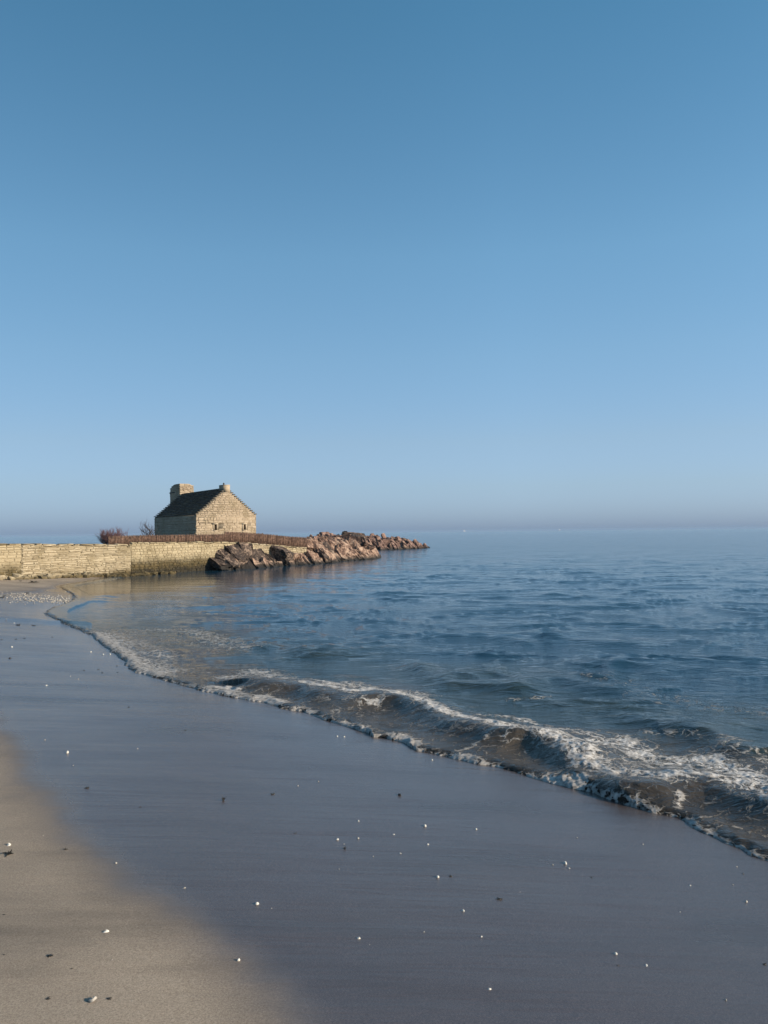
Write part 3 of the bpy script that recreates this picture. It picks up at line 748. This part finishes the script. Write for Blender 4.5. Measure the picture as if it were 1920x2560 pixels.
    me = bpy.data.meshes.new('finial'); bm.to_mesh(me); bm.free(); fo = link('finial', me, stk, [M_pot]); fo.location = hp(.12, HW/2-.18, HR+.39)-o0
    # big rounded chimney outside the far gable
    a0, a1, b0, b1 = HL-.35, HL+2.3, HW/2-.35, HW/2+.95; zt = HR+.98
    na, nb = 20, 14; V = []; F = []
    def ztop(u, v):
        du = max(0, (u-.45)/.55); dv = max(0, (v-.55)/.45)
        return zt - .62*(1-math.sqrt(max(0, 1-du*du))) - .42*(1-math.sqrt(max(0, 1-dv*dv)))
    for i in range(na+1):
        for j in range(nb+1):
            u, v = i/na, j/nb; p = hp(a0+(a1-a0)*u, b0+(b1-b0)*v, ztop(u, v)); V.append(p-o0)
    for i in range(na):
        for j in range(nb):
            k = i*(nb+1)+j; F.append((k, k+1, k+nb+2, k+nb+1))
    rim = [j for j in range(nb+1)] + [i*(nb+1)+nb for i in range(1, na+1)] + [na*(nb+1)+j for j in range(nb-1, -1, -1)] + [i*(nb+1) for i in range(na-1, 0, -1)]
    base = len(V)
    for q in rim: p = V[q]; V.append(Vector((p.x, p.y, 0)))
    for k in range(len(rim)):
        w = (k+1) % len(rim); F.append((rim[w], rim[k], base+k, base+w))
    me = bpy.data.meshes.new('chimney'); me.from_pydata([tuple(q) for q in V], [], F); me.update()
    ch = link('chimney', me, root, [M_house])
    bm = bmesh.new(); bm.from_mesh(me); bmesh.ops.recalc_face_normals(bm, faces=bm.faces); bm.to_mesh(me); bm.free()
    lg = Boxes(); bb(a0+1.3, a1+.10, b0-.07, b0+.3, zt-.78, zt-.69, lg); link('chimney_ledge', lg.mesh('chimney_ledge'), ch, [M_slab])
    # facing stones on the chimney's lit face
    st = lay(None, HB, None, b1-b0, lambda x: HR-.25, lambda x: ztop(0, x/(b1-b0))-.02, .16, (.2, .42), .02, 77)
    r2 = random.Random(3)
    for (x, z, w, h) in st:
        c = hp(a0-.01, b0+x, z) - o0
        o = bpy.data.objects.new('chimney_stone', V_house[r2.randrange(10)]); col.objects.link(o); o.parent = ch
        o.matrix_local = Matrix.Translation(c) @ Matrix.Rotation(math.atan2(HB.y, HB.x), 4, 'Z') @ Matrix.Diagonal((w, .10, h, 1))
    st = lay(None, HA, None, a1-a0, lambda x: HR-1.4, lambda x: ztop(x/(a1-a0), 0)-.02, .17, (.3, .55), .02, 78)
    for (x, z, w, h) in st:
        c = hp(a0+x, b0+.01, z) - o0
        o = bpy.data.objects.new('chimney_stone', V_house[r2.randrange(10)]); col.objects.link(o); o.parent = ch
        o.matrix_local = Matrix.Translation(c) @ Matrix.Rotation(math.atan2(-HA.y, -HA.x), 4, 'Z') @ Matrix.Diagonal((w, .10, h, 1))
build_house()

# ------------------------------------------------------------------ brushwood fence
def fence(label, tops, bots, seed, lean=.0, shift=.12):
    tp = [hit_wall(*q) for q in tops]; bt = [hit_wall(*q) for q in bots]
    a, b = tp[0][0], tp[-1][0]; o2 = W0 + WD*a - WN*shift; root = empty('brushwood_fence', (o2.x, o2.y, bt[0][1])); tag(root, label, 'fence', 'brushwood screens on the sea wall')
    r_ = random.Random(seed); O = Vector((o2.x, o2.y, bt[0][1]))
    dk, lt = Boxes(), Boxes()
    L = b-a; n = int(L*85)
    T = lambda x: float(np.interp(a+x, [q[0] for q in tp], [q[1] for q in tp])); B = lambda x: float(np.interp(a+x, [q[0] for q in bt], [q[1] for q in bt]))
    for k in range(n):
        x = L*(k+r_.random())/n; y = r_.uniform(-.025, .03); z0 = B(x)-.03; z1 = T(x)+r_.gauss(0, .014)
        dx = r_.gauss(0, .03) + lean*(x/L)**8*(z1-z0); ly = r_.gauss(0, .012)
        p = o2 + WD*x + WN*y; q = p + WD*dx + WN*ly
        (dk if r_.random() < .72 else lt).stick(Vector((p.x, p.y, z0))-O, Vector((q.x, q.y, z1))-O, r_.uniform(.006, .013), r_.uniform(.003, .007))
    link('brushwood', dk.mesh('brushwood'), root, [M_brush])['kind'] = 'stuff'
    link('brushwood', lt.mesh('brushwood'), root, [M_brushl])['kind'] = 'stuff'
    bk = Boxes()                                    # the packed core of the mat
    N = 24
    for k in range(N):
        x0, x1 = L*k/N, L*(k+1)/N; p = o2 + WD*x0 - WN*.02; z0, z1 = B(x0), T(x0)-.03; q = WD*(x1-x0)
        bk.add(Vector((p.x, p.y, z0))-O, (q.x, q.y, 0), (WN.x*.02, WN.y*.02, 0), (0, 0, min(z1, T(x1)-.03)-z0))
    link('mat_core', bk.mesh('mat_core'), root, [M_brush])
    for f in (.2, .5, .82):
        wr = Boxes()
        for k in range(N):
            x0, x1 = L*k/N, L*(k+1)/N; p = o2+WD*x0+WN*.038; q = o2+WD*x1+WN*.038
            wr.stick(Vector((p.x, p.y, B(x0)*(1-f)+T(x0)*f))-O, Vector((q.x, q.y, B(x1)*(1-f)+T(x1)*f))-O, .004, .004)
        link('binding_wire', wr.mesh('binding_wire'), root, [M_wire])
    x = .1
    while x < L:
        ps = Boxes(); p = o2+WD*x-WN*.07; ps.stick(Vector((p.x, p.y, B(x)-.4))-O, Vector((p.x, p.y, T(x)+r_.uniform(-.06, .05)))-O, .035, .03)
        link('post', ps.mesh('post'), root, [M_post]); x += r_.uniform(1.5, 1.9)
fence('longest brushwood screen on the buff wall, reaching from the bare bush past the house corner', [(276,1340.5),(340,1338),(420,1337),(500,1336),(566,1334.5)], [(276,1362),(326,1362.5),(328,1357.5),(420,1357),(500,1356),(566,1356)], 1)
fence('taller middle brushwood screen in front of the house gable, sloping to the right', [(566,1328.5),(620,1331),(660,1334),(698,1337.5)], [(566,1356),(620,1357),(660,1360),(698,1363)], 2)
fence('short right brushwood screen leaning out at its end above the rocks', [(698,1338),(735,1341.5),(770,1343)], [(698,1363),(735,1367),(765,1369)], 3, lean=.45)

# ------------------------------------------------------------------ bare shrubs
def shrub(name, label, base, H, spread, seed, nmain, m_tw, lean=(0, 0), den=1.0, th=.035, up_=1.0):
    r_ = random.Random(seed); root = empty(name, base); tag(root, label, 'shrub'); tr, tw = Boxes(), Boxes()
    def grow(p, d, L, r, lev):
        n = 4; q = p
        for k in range(n):
            d2 = (d + Vector((r_.gauss(0, .16), r_.gauss(0, .16), r_.gauss(0, .10)+.06*up_))).normalized(); e = q + d2*L/n
            (tr if lev < 2 else tw).stick(q, e, r*(1-k/n*.4), r*(1-(k+1)/n*.4)); q = e; d = d2
            if lev < 4 and r_.random() < .95*den:
                for _ in range(1 if lev else 2):
                    dd = (d + Vector((r_.gauss(0, .55), r_.gauss(0, .55), r_.gauss(.15, .3)))).normalized(); grow(q, dd, L*r_.uniform(.5, .72), r*.55, lev+1)
    for k in range(nmain):
        a = 2*math.pi*k/nmain + r_.uniform(-.3, .3); d = Vector((math.cos(a)*spread+lean[0], math.sin(a)*spread+lean[1], 1)).normalized()
        grow(Vector((r_.uniform(-.04, .04), r_.uniform(-.04, .04), -.1)), d, H*r_.uniform(.5, .7), th*H, 0)
    link('trunk', tr.mesh('trunk'), root, [M_bark]); link('crown', tw.mesh('crown'), root, [m_tw])
b = PD(290, 1362, 38.5)
shrub('bare_bush', 'leafless reddish bush at the left end of the brushwood fence', (b.x, b.y, 1.15), .98, 1.0, 4, 12, M_twig, (-.12, 0))
b = PD(377, 1350, 56)
shrub('bare_sapling', 'small dark bare sapling against the sky beside the house corner', (b.x, b.y, 1.15), 1.5, .22, 8, 3, M_bark, (-.05, 0), .7, th=.022)

# ------------------------------------------------------------------ rocks
def rock(label, px, py, dist, w, h, d, tilt, seed, mat=None, yaw=0.0, cat='rock', box=.6, n=16, name='rock'):
    """centre given by its place in the photograph and its distance"""
    c = PD(px, py, dist)
    me = hull_rock(seed, w, d, h, n, box, 1); me.materials.append(mat or M_rock)
    o = link(name, me); o.location = c; o.rotation_euler = (random.uniform(-.15, .15), R(tilt), yaw)
    tag(o, label, cat); return o
D, L_, Pk = M_rockd, M_rock, M_rockp
ROCKS = [
 ('low black rock at the left end of the tilted rocks, half in the water', 548,1404,42.8, 1.4,.42,.9, 20, D),
 ('dark wedge of rock leaning left, second along the wall foot', 566,1395,43.2, 1.15,.55,.9, 38, D),
 ('dark rock tip leaning against the yellowish wall, left of the square topped one', 587,1382,44.2, 1.25,.48,.8, 50, D),
 ('low wet slab at the waterline under the leaning dark rock tips', 592,1402,43.2, 1.6,.42,.9, 35, D),
 ('square topped dark rock standing highest among the tilted rocks below the wall', 612,1378,44.6, .95,.62,.8, 62, D),
 ('long pale edged slab dipping right below the square topped rock', 600,1392,44.0, 1.7,.22,1.0, 42, D),
 ('broad black slab at the water right of the pale edged slab', 627,1400,44.0, 1.4,.50,.9, 44, D),
 ('sloping slab with a pale upper edge in the middle of the tilted rocks', 648,1391,45.0, 1.7,.36,.9, 40, D),
 ('dark slab dipping into the water beneath the sloping middle slab', 655,1406,44.6, 1.3,.36,.9, 35, D),
 ('long thin light slab ending the left group of tilted rocks', 670,1394,45.8, 1.4,.22,.8, 38, D),
 ('low dark rock filling the gap before the big pointed boulder', 684,1408,45.0, 1.0,.34,.8, 18, D),
 ('big pointed dark boulder under the short right fence', 704,1385,46.4, 1.25,.9,1.0, 30, D),
 ('pale rounded face of rock joined to the right of the pointed boulder', 728,1391,46.4, .65,.72,.8, 12, L_),
 ('small grey leaning rock at the water below the pointed boulder', 700,1404,45.6, .9,.42,.8, 40, D),
 ('black rock in shadow at the water below the pale rounded face', 734,1409,46.2, 1.1,.36,.8, 15, D),
 ('tan wedge rock standing at the waterline right of the pale rounded face', 764,1402,47.4, .6,.65,.9, 45, L_),
 ('upright pale rock touching the end of the brushwood fence', 772,1362,49.4, .6,.65,.8, 55, L_),
 ('long tan slab falling from the fence end to the sea', 788,1374,49.8, 1.9,.30,1.2, 46, L_),
 ('narrow brown slab tucked below the long tan slab', 776,1390,48.6, 1.3,.28,1.0, 48, D),
 ('great dark faced slab with pale rim in the middle of the right hand rocks', 812,1375,50.6, 2.1,.42,1.3, 44, D),
 ('long pale ridge of slab running down beside the great dark faced slab', 826,1372,51.4, 2.3,.16,1.0, 46, L_),
 ('dark hollow slab near the water below the great dark faced slab', 804,1391,49.6, 1.3,.34,1.0, 40, D),
 ('small square tan block at the water in front of the diagonal slabs', 822,1401,50.2, .7,.40,.7, 10, L_),
 ('second great brown slab leaning beside the pale ridge', 848,1380,52.6, 2.2,.40,1.3, 45, D),
 ('light rounded slab on top of the right hand rocks', 826,1355,53.4, 1.6,.26,1.1, 32, L_),
 ('flat pale tan rock just above the water right of the diagonal slabs', 872,1403,53.8, 1.5,.32,1.0, 14, L_),
 ('smooth pink tan rock at the right end of the near rocks', 898,1391,56.5, 1.6,.60,1.2, 22, Pk),
 ('small black rock in the sea at the tip of the near rocks', 920,1394,57.5, .75,.32,.6, 10, D),
 ('tan slab resting above the rubble on the near rocks', 862,1366,55.5, 1.7,.34,1.2, 36, L_),
 ('whitish flat topped rock on the crest of the far headland', 876,1339.5,83.5, 2.0,.62,1.4, 3, L_),
 ('small dark rock upright on the crest beside the whitish one', 863,1338,83.0, .45,.75,.5, 0, D),
 ('dark rock on the crest just right of the whitish one', 901,1341,85.0, 1.0,.55,.9, 8, D),
 ('pale pink block below the whitish crest rock', 870,1356,80.5, 2.3,1.0,1.2, 8, Pk),
 ('brown jointed block with a shadowed cleft on the far headland', 902,1361,82.0, 1.9,1.2,1.2, 80, D),
 ('upright pink pillar rock left of the deep cleft in the far headland', 921,1361,83.0, 1.0,1.35,1.2, 4, Pk),
 ('broad pink face of rock right of the deep cleft in the far headland', 948,1361,84.6, 2.1,1.25,1.4, 5, Pk),
 ('low pinkish rock at the water below the broad pink face', 962,1371,84.0, 2.2,.55,1.2, 10, Pk),
 ('dark cracked rock in the middle of the far headland ridge', 975,1357,87.0, 1.5,.9,1.2, 15, D),
 ('tan rock on the ridge beyond the cracked one', 992,1357,88.0, 1.4,.85,1.2, 25, L_),
 ('dark cleft rock near the seaward end of the far headland', 1008,1360,89.0, 1.2,.9,1.2, 30, D),
 ('pinkish rounded rock towards the tip of the far headland', 1024,1361,89.8, 1.4,.75,1.2, 20, Pk),
 ('black wet rock at the waterline near the tip of the far headland', 1012,1370,88.0, 2.2,.45,1.0, 3, D),
 ('low dark rock next to last at the tip of the far headland', 1042,1366,90.3, 1.3,.5,1.0, 18, D),
 ('lowest pink rock forming the very tip of the far headland', 1058,1369,90.8, 1.3,.38,1.0, 14, Pk),
]
def wall_y(px):
    u, _ = hit_wall(px, 1380); return (W0 + WD*u).y
for k, (lb, px, py, ds, w, h, d, tl, mt) in enumerate(ROCKS):
    if px < 770 and py > 1370: ds = wall_y(px) - .35 - d*.25; h *= .68; w *= .92; py += 4                       # the near group leans against the foot of the wall
    elif 770 <= px < 860: w *= .66; h *= .9; py += 5
    rock(lb, px, py, ds, w, h, d, tl, 500+k*3, mt, random.uniform(-.9, -.3) if px < 860 else random.uniform(-.5, .2), box=.75 if tl > 30 else .55, n=15)
def scatter_rocks(name, spots, mats, seed, smin, smax, zf):
    r_ = random.Random(seed); Vv, Ff, nn = [], [], 0; base = [hull_rock(900+q, 1, 1, 1, 12, .5) for q in range(6)]
    for (x, y) in spots:
        me = base[r_.randrange(6)]; s_ = r_.uniform(smin, smax)
        M = Matrix.Translation((x, y, zf(x, y))) @ Matrix.Rotation(r_.uniform(0, 6), 4, 'Z') @ Matrix.Rotation(r_.uniform(-.5, .5), 4, 'X') @ Matrix.Diagonal((s_*r_.uniform(.8, 1.4), s_, s_*r_.uniform(.5, .8), 1))
        Vv += [tuple(M @ v.co) for v in me.vertices]; Ff += [tuple(i+nn for i in p.vertices) for p in me.polygons]; nn += len(me.vertices)
    me = bpy.data.meshes.new(name); me.from_pydata(Vv, [], Ff); me.update()
    o = link(name, me, None, mats); return o
rh = lambda x, y: float(rock_h(np.array([x]), np.array([y]))[0])
def shard_field(name, label, spots, mat, seed, smin, smax):
    r_ = random.Random(seed); Vv, Ff, nn = [], [], 0; base = [hull_rock(950+q, 1, 1, 1, 12, .75) for q in range(8)]
    for (x, y) in spots:
        me = base[r_.randrange(8)]; s_ = r_.uniform(smin, smax)
        M = Matrix.Translation((x, y, max(rh(x, y), .02)+s_*.05)) @ Matrix.Rotation(r_.uniform(-1.1, -.1), 4, 'Z') @ Matrix.Rotation(R(r_.uniform(28, 62)), 4, 'Y') @ Matrix.Diagonal((s_*r_.uniform(1.1, 1.9), s_*r_.uniform(.6, 1.0), s_*r_.uniform(.22, .5), 1))
        Vv += [tuple(M @ v.co) for v in me.vertices]; Ff += [tuple(i+nn for i in p.vertices) for p in me.polygons]; nn += len(me.vertices)
    me = bpy.data.meshes.new(name); me.from_pydata(Vv, [], Ff); me.update(); tag(link(name, me, None, [mat]), label, 'rocks', kind='stuff')
r_ = random.Random(177); near_, far2 = [], []
while len(near_) < 520:
    x, y = r_.uniform(-9.4, -.6), r_.uniform(40, 60); h_ = rh(x, y)
    if (h_ > -.1 and wall_side(x, y) > .1) or (y > 41 and .25 < wall_side(x, y) < 1.0 and x < -5 and r_.random() < .5): near_.append((x, y))
while len(far2) < 420:
    x, y = r_.uniform(-9, 4.6), r_.uniform(79, 92)
    if rh(x, y) > -.1: far2.append((x, y))
shard_field('broken_rock', 'jumble of broken tilted rock plates filling between the larger near rocks', near_, M_rock, 178, .2, .5)
shard_field('broken_rock', 'jumble of broken pinkish rock plates over the far low headland', far2, M_rockp, 179, .28, .7)
r_ = random.Random(77); sp_ = []
for _ in range(420):
    x, y = r_.uniform(-4.6, -.9), r_.uniform(55.5, 75)
    if rh(x, y) > 0: sp_.append((x, y))
tag(scatter_rocks('rubble', sp_, [M_rock], 78, .12, .34, lambda x, y: rh(x, y)+.04), 'loose pale rubble between the near rocks and the far headland', 'rubble', kind='stuff')
# footing stones and weedy stones along the foot of the wall
sp_ = []
for _ in range(240):
    u = r_.uniform(-2, 9.2); p = W0 + WD*u + WN*abs(r_.gauss(.05, .16)); sp_.append((p.x, p.y))
zs_ = lambda x, y: max(-.02, float(sand_h(np.array([x]), np.array([y]))[0]))
tag(scatter_rocks('footing_stones', sp_, [M_wallstone], 79, .10, .30, lambda x, y: zs_(x, y)+.03), 'weed darkened footing stones heaped along the foot of the stone wall', 'stones', kind='stuff')

# ------------------------------------------------------------------ shells and weed on the sand
def sand_pt(px, py):
    z = .2
    for _ in range(6):
        p = P(px, py, z); z = float(sand_h(np.array([p.x]), np.array([p.y]))[0])
    return P(px, py, z)
def shell_mesh(seed, kind):
    r_ = random.Random(seed); V, F = [], []; N = 14; rings = 5
    for i in range(rings):
        f = i/(rings-1)
        for k in range(N):
            a = 2*math.pi*k/N; rib = 1 + .06*(-1)**k*f
            if kind == 0: rr = .5*math.sin(f*math.pi/2)**.8; z = .62*(1-f**1.6); ox = -.12*(1-f)     # limpet
            else: rr = .5*math.sin(f*math.pi/2); z = .42*math.cos(f*math.pi/2)*(1+.3*math.cos(a)); ox = 0          # cockle half
            el = 1.0 if kind == 0 else 1.25
            V.append((rr*math.cos(a)*rib*el+ox, rr*math.sin(a)*rib*.9, z + r_.uniform(-.01, .01)))
    for i in range(rings-1):
        for k in range(N):
            w = (k+1) % N; F.append((i*N+k, (i+1)*N+k, (i+1)*N+w, i*N+w))
    F.append(tuple(range(N))[::-1])
    me = bpy.data.meshes.new('seashell'); me.from_pydata(V, [], F); me.update()
    for p in me.polygons: p.use_smooth = True
    me.materials.append(M_shell); return me
SH = [shell_mesh(k, k % 2) for k in range(4)]
SHD = [q.copy() for q in SH]
for q in SHD: q.materials.clear(); q.materials.append(M_shelld)
shells = [ # px, py, width in photo px, label
 (168,1882,11,'bright white shell alone on the wet sand right of the dry edge, below the bend'),
 (22,2113,12,'white shell just above the spiky black seaweed at the left edge'),
 (290,2158,9,'flattish small white shell on the dry boundary, between the seaweed wisp and the grey shell'),
 (460,2220,10,'greyish white shell just off the dry sand edge, left of the paired shells'),
 (643,2260,12,'white shell with a tiny fragment to its lower right'),
 (264,2330,15,'largest bright white shell on the dry tan sand'),
 (596,2401,13,'white cone shaped shell on the wet side of the lower dry sand edge'),
 (896,2346,12,'lone white shell low in the middle of the wet sand, a fragment to its right'),
 (896,2053,9,'white shell topmost of the cluster at the middle of the wet sand'),
 (843,2099,9,'white shell at the left of the central cluster'),
 (896,2096,8,'dull white shell directly under the topmost one of the central cluster'),
 (984,2086,7,'small white shell between the central cluster and the tall oval shell'),
 (1062,2065,12,'tall oval white shell right of the central cluster'),
 (1001,2134,8,'white shell below and left of the tall oval shell'),
 (1070,2111,8,'white shell straight below the tall oval shell'),
 (1190,2073,9,'white shell right of the tall oval shell, level with it'),
 (1094,2193,12,'white shell with a short dark mark, beside the dark fragment to its right'),
 (1157,2277,9,'white shell alone below the seaweed fragment in the centre right'),
 (1204,2342,7,'small round white shell lower right of the centre, above the large lowest one'),
 (1222,2473,12,'white shell nearest the bottom edge in the middle of the sand'),
 (1413,2159,12,'long white shell of the touching pair, right of centre'),
 (1423,2171,7,'little white shell of the touching pair, below the long one'),
 (1539,2385,13,'large white shell on the lower right sand with a black speck below'),
 (1616,2414,9,'cream shell just right of the large white lower right one'),
 (1814,2500,8,'grey white shell near the bottom right corner'),
 (1726,2214,7,'small white shell on the right side below the swash edge'),
 (1866,2255,8,'small greyish shell close to the right edge'),
 (1079,1900,9,'white shell touching the foam edge in the middle of the shore'),
 (843,1841,7,'left one of two little shells below the foam line'),
 (861,1842,7,'right one of two little shells below the foam line'),
 (275,1636,8,'largest of three white shells near the foam patch at the bend of the shore'),
 (258,1636,6,'middle shell of three near the foam patch at the bend of the shore'),
 (227,1630,6,'left shell of three near the foam patch at the bend of the shore'),
 (36,1558,7,'small white shell beside the dark weed clump on the far left sand'),
 (30,1618,7,'white shell on the far left sand below the faint ledge line'),
 (116,1714,7,'white shell alone on the bluish wet sand at upper left'),
 (233,2502,14,'broken ring shaped pale shell with a dark hollow, bottom left'),
]
tiny = [(112,1850),(183,1914),(679,2271),(924,2362),(933,2141),(848,2173),(796,1954),(860,2110),(108,2089),(344,1872),(1832,2212),(1443,2094),(1608,2111),(1842,2167),(1382,2162),
        (16,1547),(176,1691),(195,1698),(745,1965),(280,2400),(1060,2330),(330,2502),(1700,2280),(1300,2230),(1480,1960)]
def put_shell(px, py, w, label, k, group=None):
    p = sand_pt(px, py); dist = (p - cam.location).length; size = w*.82*dist/FPX
    o = bpy.data.objects.new('seashell', (SHD if ('grey' in label or 'dull' in label or group) else SH)[k % 4]); col.objects.link(o)
    f_ = random.uniform(.75, 1.05); o.location = (p.x, p.y, p.z-size*random.uniform(.05, .22)); o.scale = (size*f_, size*random.uniform(.6, .95), size*random.uniform(.75, 1.1)); o.rotation_euler = (random.uniform(-.3, .3), random.uniform(-.3, .3), random.uniform(0, 6))
    tag(o, label, 'shell', group); return o
for k, (px, py, w, lb) in enumerate(shells[:-1]): put_shell(px, py, w, lb, k)
for k, (px, py) in enumerate(tiny): put_shell(px, py, 4.5, 'tiny pale shell fragment, a mere speck lying loose on the sand', k, 'tiny shell fragments on the sand')
# the broken ring shell
def ring_shell(px, py, w, lb):
    p = sand_pt(px, py); size = w*(p-cam.location).length/FPX; V, F = [], []; N = 16
    for k in range(N-2):
        a = 2*math.pi*k/N
        for (r0, z) in ((.5, 0), (.46, .28), (.30, .34), (.24, .02)): V.append((r0*math.cos(a), r0*math.sin(a), z+.05*math.sin(3*a)))
    for k in range(N-3):
        for j in range(3): F.append((k*4+j, (k+1)*4+j, (k+1)*4+j+1, k*4+j+1))
    me = bpy.data.meshes.new('seashell'); me.from_pydata(V, [], F); me.update(); o = link('seashell', me, None, [M_shelld])
    o.location = p; o.scale = (size*1.3,)*3; o.rotation_euler = (-.5, .1, 1.2); tag(o, lb, 'shell')
ring_shell(*shells[-1])

def weed(px, py, w, label, seed, sprig=0, group=None, name='seaweed'):
    p = sand_pt(px, py); size = w*(p-cam.location).length/FPX; r_ = random.Random(seed); b = Boxes()
    for _ in range(9 if w > 8 else 5):
        a = r_.uniform(0, 2*math.pi); q = Vector((r_.gauss(0, .06), r_.gauss(0, .06), .03)); d = Vector((math.cos(a), math.sin(a)*.7, r_.uniform(0, .35)+sprig*1.2)).normalized()
        L = r_.uniform(.25, .55)
        for s_ in range(4):
            d = (d + Vector((r_.gauss(0, .35), r_.gauss(0, .35), r_.gauss(-.05, .2)+sprig*.1))).normalized(); e = q + d*L/4; e.z = max(.02, e.z)
            b.stick(q, e, .055*(1-s_*.18), .055*(1-(s_+1)*.2)); q = e
    if not sprig: b.add((-.22, -.15, -.02), (.42, .03, 0), (-.02, .3, 0), (0, 0, .10))
    o = link(name, b.mesh(name), None, [M_weed]); o.location = p; o.scale = (size,)*3; tag(o, label, 'seaweed', group)
W_ = [
 (218,1970,14,'flat black seaweed scrap on the blue wet sand at left, below the lone bright shell',0),
 (559,2001,20,'upright forked black seaweed sprig on the wet sand left of centre',1.0),
 (683,1986,15,'thin lying dark twig of weed right of the upright sprig',0),
 (862,2122,13,'short dark curled weed under the central shell cluster',.6),
 (23,2135,38,'spiky black seaweed clump at the left edge of the dry sand',.25),
 (164,2124,14,'small wisp of dark weed on the dry sand right of the spiky clump',.2),
 (124,2390,20,'flat dark weed patch on the dry sand at lower left',0),
 (120,2498,14,'round dark weed tuft near the bottom left corner',0),
 (223,2500,9,'dark weed scrap touching the broken ring shell',0),
 (272,2497,16,'faint flattened weed right of the broken ring shell',0),
 (1128,2191,12,'dark weed fragment right of the white shell in the centre right',0),
 (1248,2248,18,'thin dark weed strand lying on the wet sand right of centre',0),
 (1912,2411,12,'dark weed bit at the right edge near the bottom',0),
 (46,1563,14,'largest dark weed clump on the far left sand',0),
 (84,1564,10,'thin weed strip right of the largest clump on the far left sand',0),
 (84,1456,26,'long dark strip of wrack near the wall foot, the rightmost of its row',0),
 (8,1450,22,'long dark strip of wrack near the wall foot, at the left edge',0),
 (52,1453,10,'small dark wrack between two long strips near the wall foot',0),
 (67,1483,14,'dark wrack strip above the bank of white shells',0),
 (6,1494,14,'dark wrack at the left edge of the bank of white shells',0),
]
for k, (px, py, w, lb, sg) in enumerate(W_): weed(px, py, w, lb, 40+k, sg)
for k, (px, py) in enumerate([(350,2018),(738,2083),(10,2287),(10,2387),(179,2422),(464,1826),(323,1768),(1479,2194),(1545,2414),(1858,2185),(40,1598),(62,1596),(4,1599),(130,1593),(292,1665),(246,1674),(210,1676),(256,1682),(294,1681),(61,1499),(12,1489)]):
    weed(px, py, 8, 'tiny dark crumb of weed lying alone on open sand', 90+k, 0, 'tiny crumbs of weed on the sand')
p = sand_pt(999, 1988); me = hull_rock(5, 1, 1, .8, 14, .2); o = link('pebble', me, None, [M_pebble]); o.location = p + Vector((0, 0, .003)); o.scale = (.018,)*3
tag(o, 'round black pebble alone on the wet sand between foam and shells', 'pebble')
o = o.copy(); col.objects.link(o); o.location = sand_pt(25, 1646); o.scale = (.03,)*3; tag(o, 'dark pebble on the far left wet sand, above the lone bright shell', 'pebble')

# the bank of white shells by the wall
r_ = random.Random(61); Vv, Ff, nn = [], [], 0
for k in range(330):
    x = 175*r_.random()**.62; x = min(x, 172) ; y = 1497 + (x-90)*.07 + r_.gauss(0, 6.0)*(1 if x > 60 else 1.3)
    if y < 1478 or y > 1516: continue
    p = sand_pt(x, y); s_ = r_.uniform(.02, .05); me = SH[k % 4]
    M = Matrix.Translation(p) @ Matrix.Rotation(r_.uniform(0, 6), 4, 'Z') @ Matrix.Rotation(r_.uniform(-.6, .6), 4, 'X') @ Matrix.Diagonal((s_, s_*.8, s_, 1))
    Vv += [tuple(M @ v.co) for v in me.vertices]; Ff += [tuple(i+nn for i in q.vertices) for q in me.polygons]; nn += len(me.vertices)
me = bpy.data.meshes.new('shell_bank'); me.from_pydata(Vv, [], Ff); me.update()
tag(link('shell_bank', me, None, [M_shelld]), 'scattered bank of white shells on the sand between the wall and the water', 'shells', kind='stuff')

# ------------------------------------------------------------------ far sails
def boat(px, dist, H, label):
    p = PD(px, 1330, dist); root = empty('sailboat', (p.x, p.y, 0)); tag(root, label, 'sailboat')
    V = [(-.5,0,.12),(-.4,.13,.12),(.2,.15,.12),(.55,0,.15),(.2,-.15,.12),(-.4,-.13,.12),(-.42,0,0),(.4,0,0)]; F = [(0,1,2,3,4,5),(0,6,1),(1,6,7,2),(2,7,3),(3,7,4),(4,7,6,5),(5,6,0)]
    me = bpy.data.meshes.new('hull'); me.from_pydata([tuple(q*H for q in v) for v in V], [], F); me.update(); link('hull', me, root, [M_hull])
    b = Boxes(); b.stick((0, 0, .1*H), (0, 0, H), .012*H, .008*H); link('mast', b.mesh('mast'), root, [M_post])
    for nm, tri in (('mainsail', [(-.02,0,.96),(-.02,0,.18),(-.42,.03,.18)]), ('jib', [(.02,0,.88),(.02,0,.2),(.42,.02,.16)])):
        V = [tuple(c*H for c in q) for q in tri]; V += [(a, b_+.01*H, c) for a, b_, c in V]
        me = bpy.data.meshes.new(nm); me.from_pydata(V, [], [(0,1,2),(5,4,3),(0,3,4,1),(1,4,5,2),(2,5,3,0)]); me.update(); link(nm, me, root, [M_sail])
boat(1161, 1900, 6.5, 'tiny white sailboat on the hazy horizon nearer the headland')
boat(1399, 2300, 6.0, 'fainter tiny sailboat on the hazy horizon further right')

# ------------------------------------------------------------------ sea haze
bx = Boxes(); bx.add((-11000, -11000, -3.6), (22000, 0, 0), (0, 22000, 0), (0, 0, 13.6))
nt = NT('sea_haze'); nt.t.nodes.remove(nt.b); pv = nt.n('ShaderNodeVolumePrincipled'); pv.inputs['Color'].default_value = (.345,.49,.69,1)
pv.inputs['Density'].default_value = .00021; pv.inputs['Anisotropy'].default_value = .0; nt.l(pv.outputs[0], nt.out.inputs['Volume'])
tag(link('haze', bx.mesh('haze'), None, [nt.m]), kind='stuff')
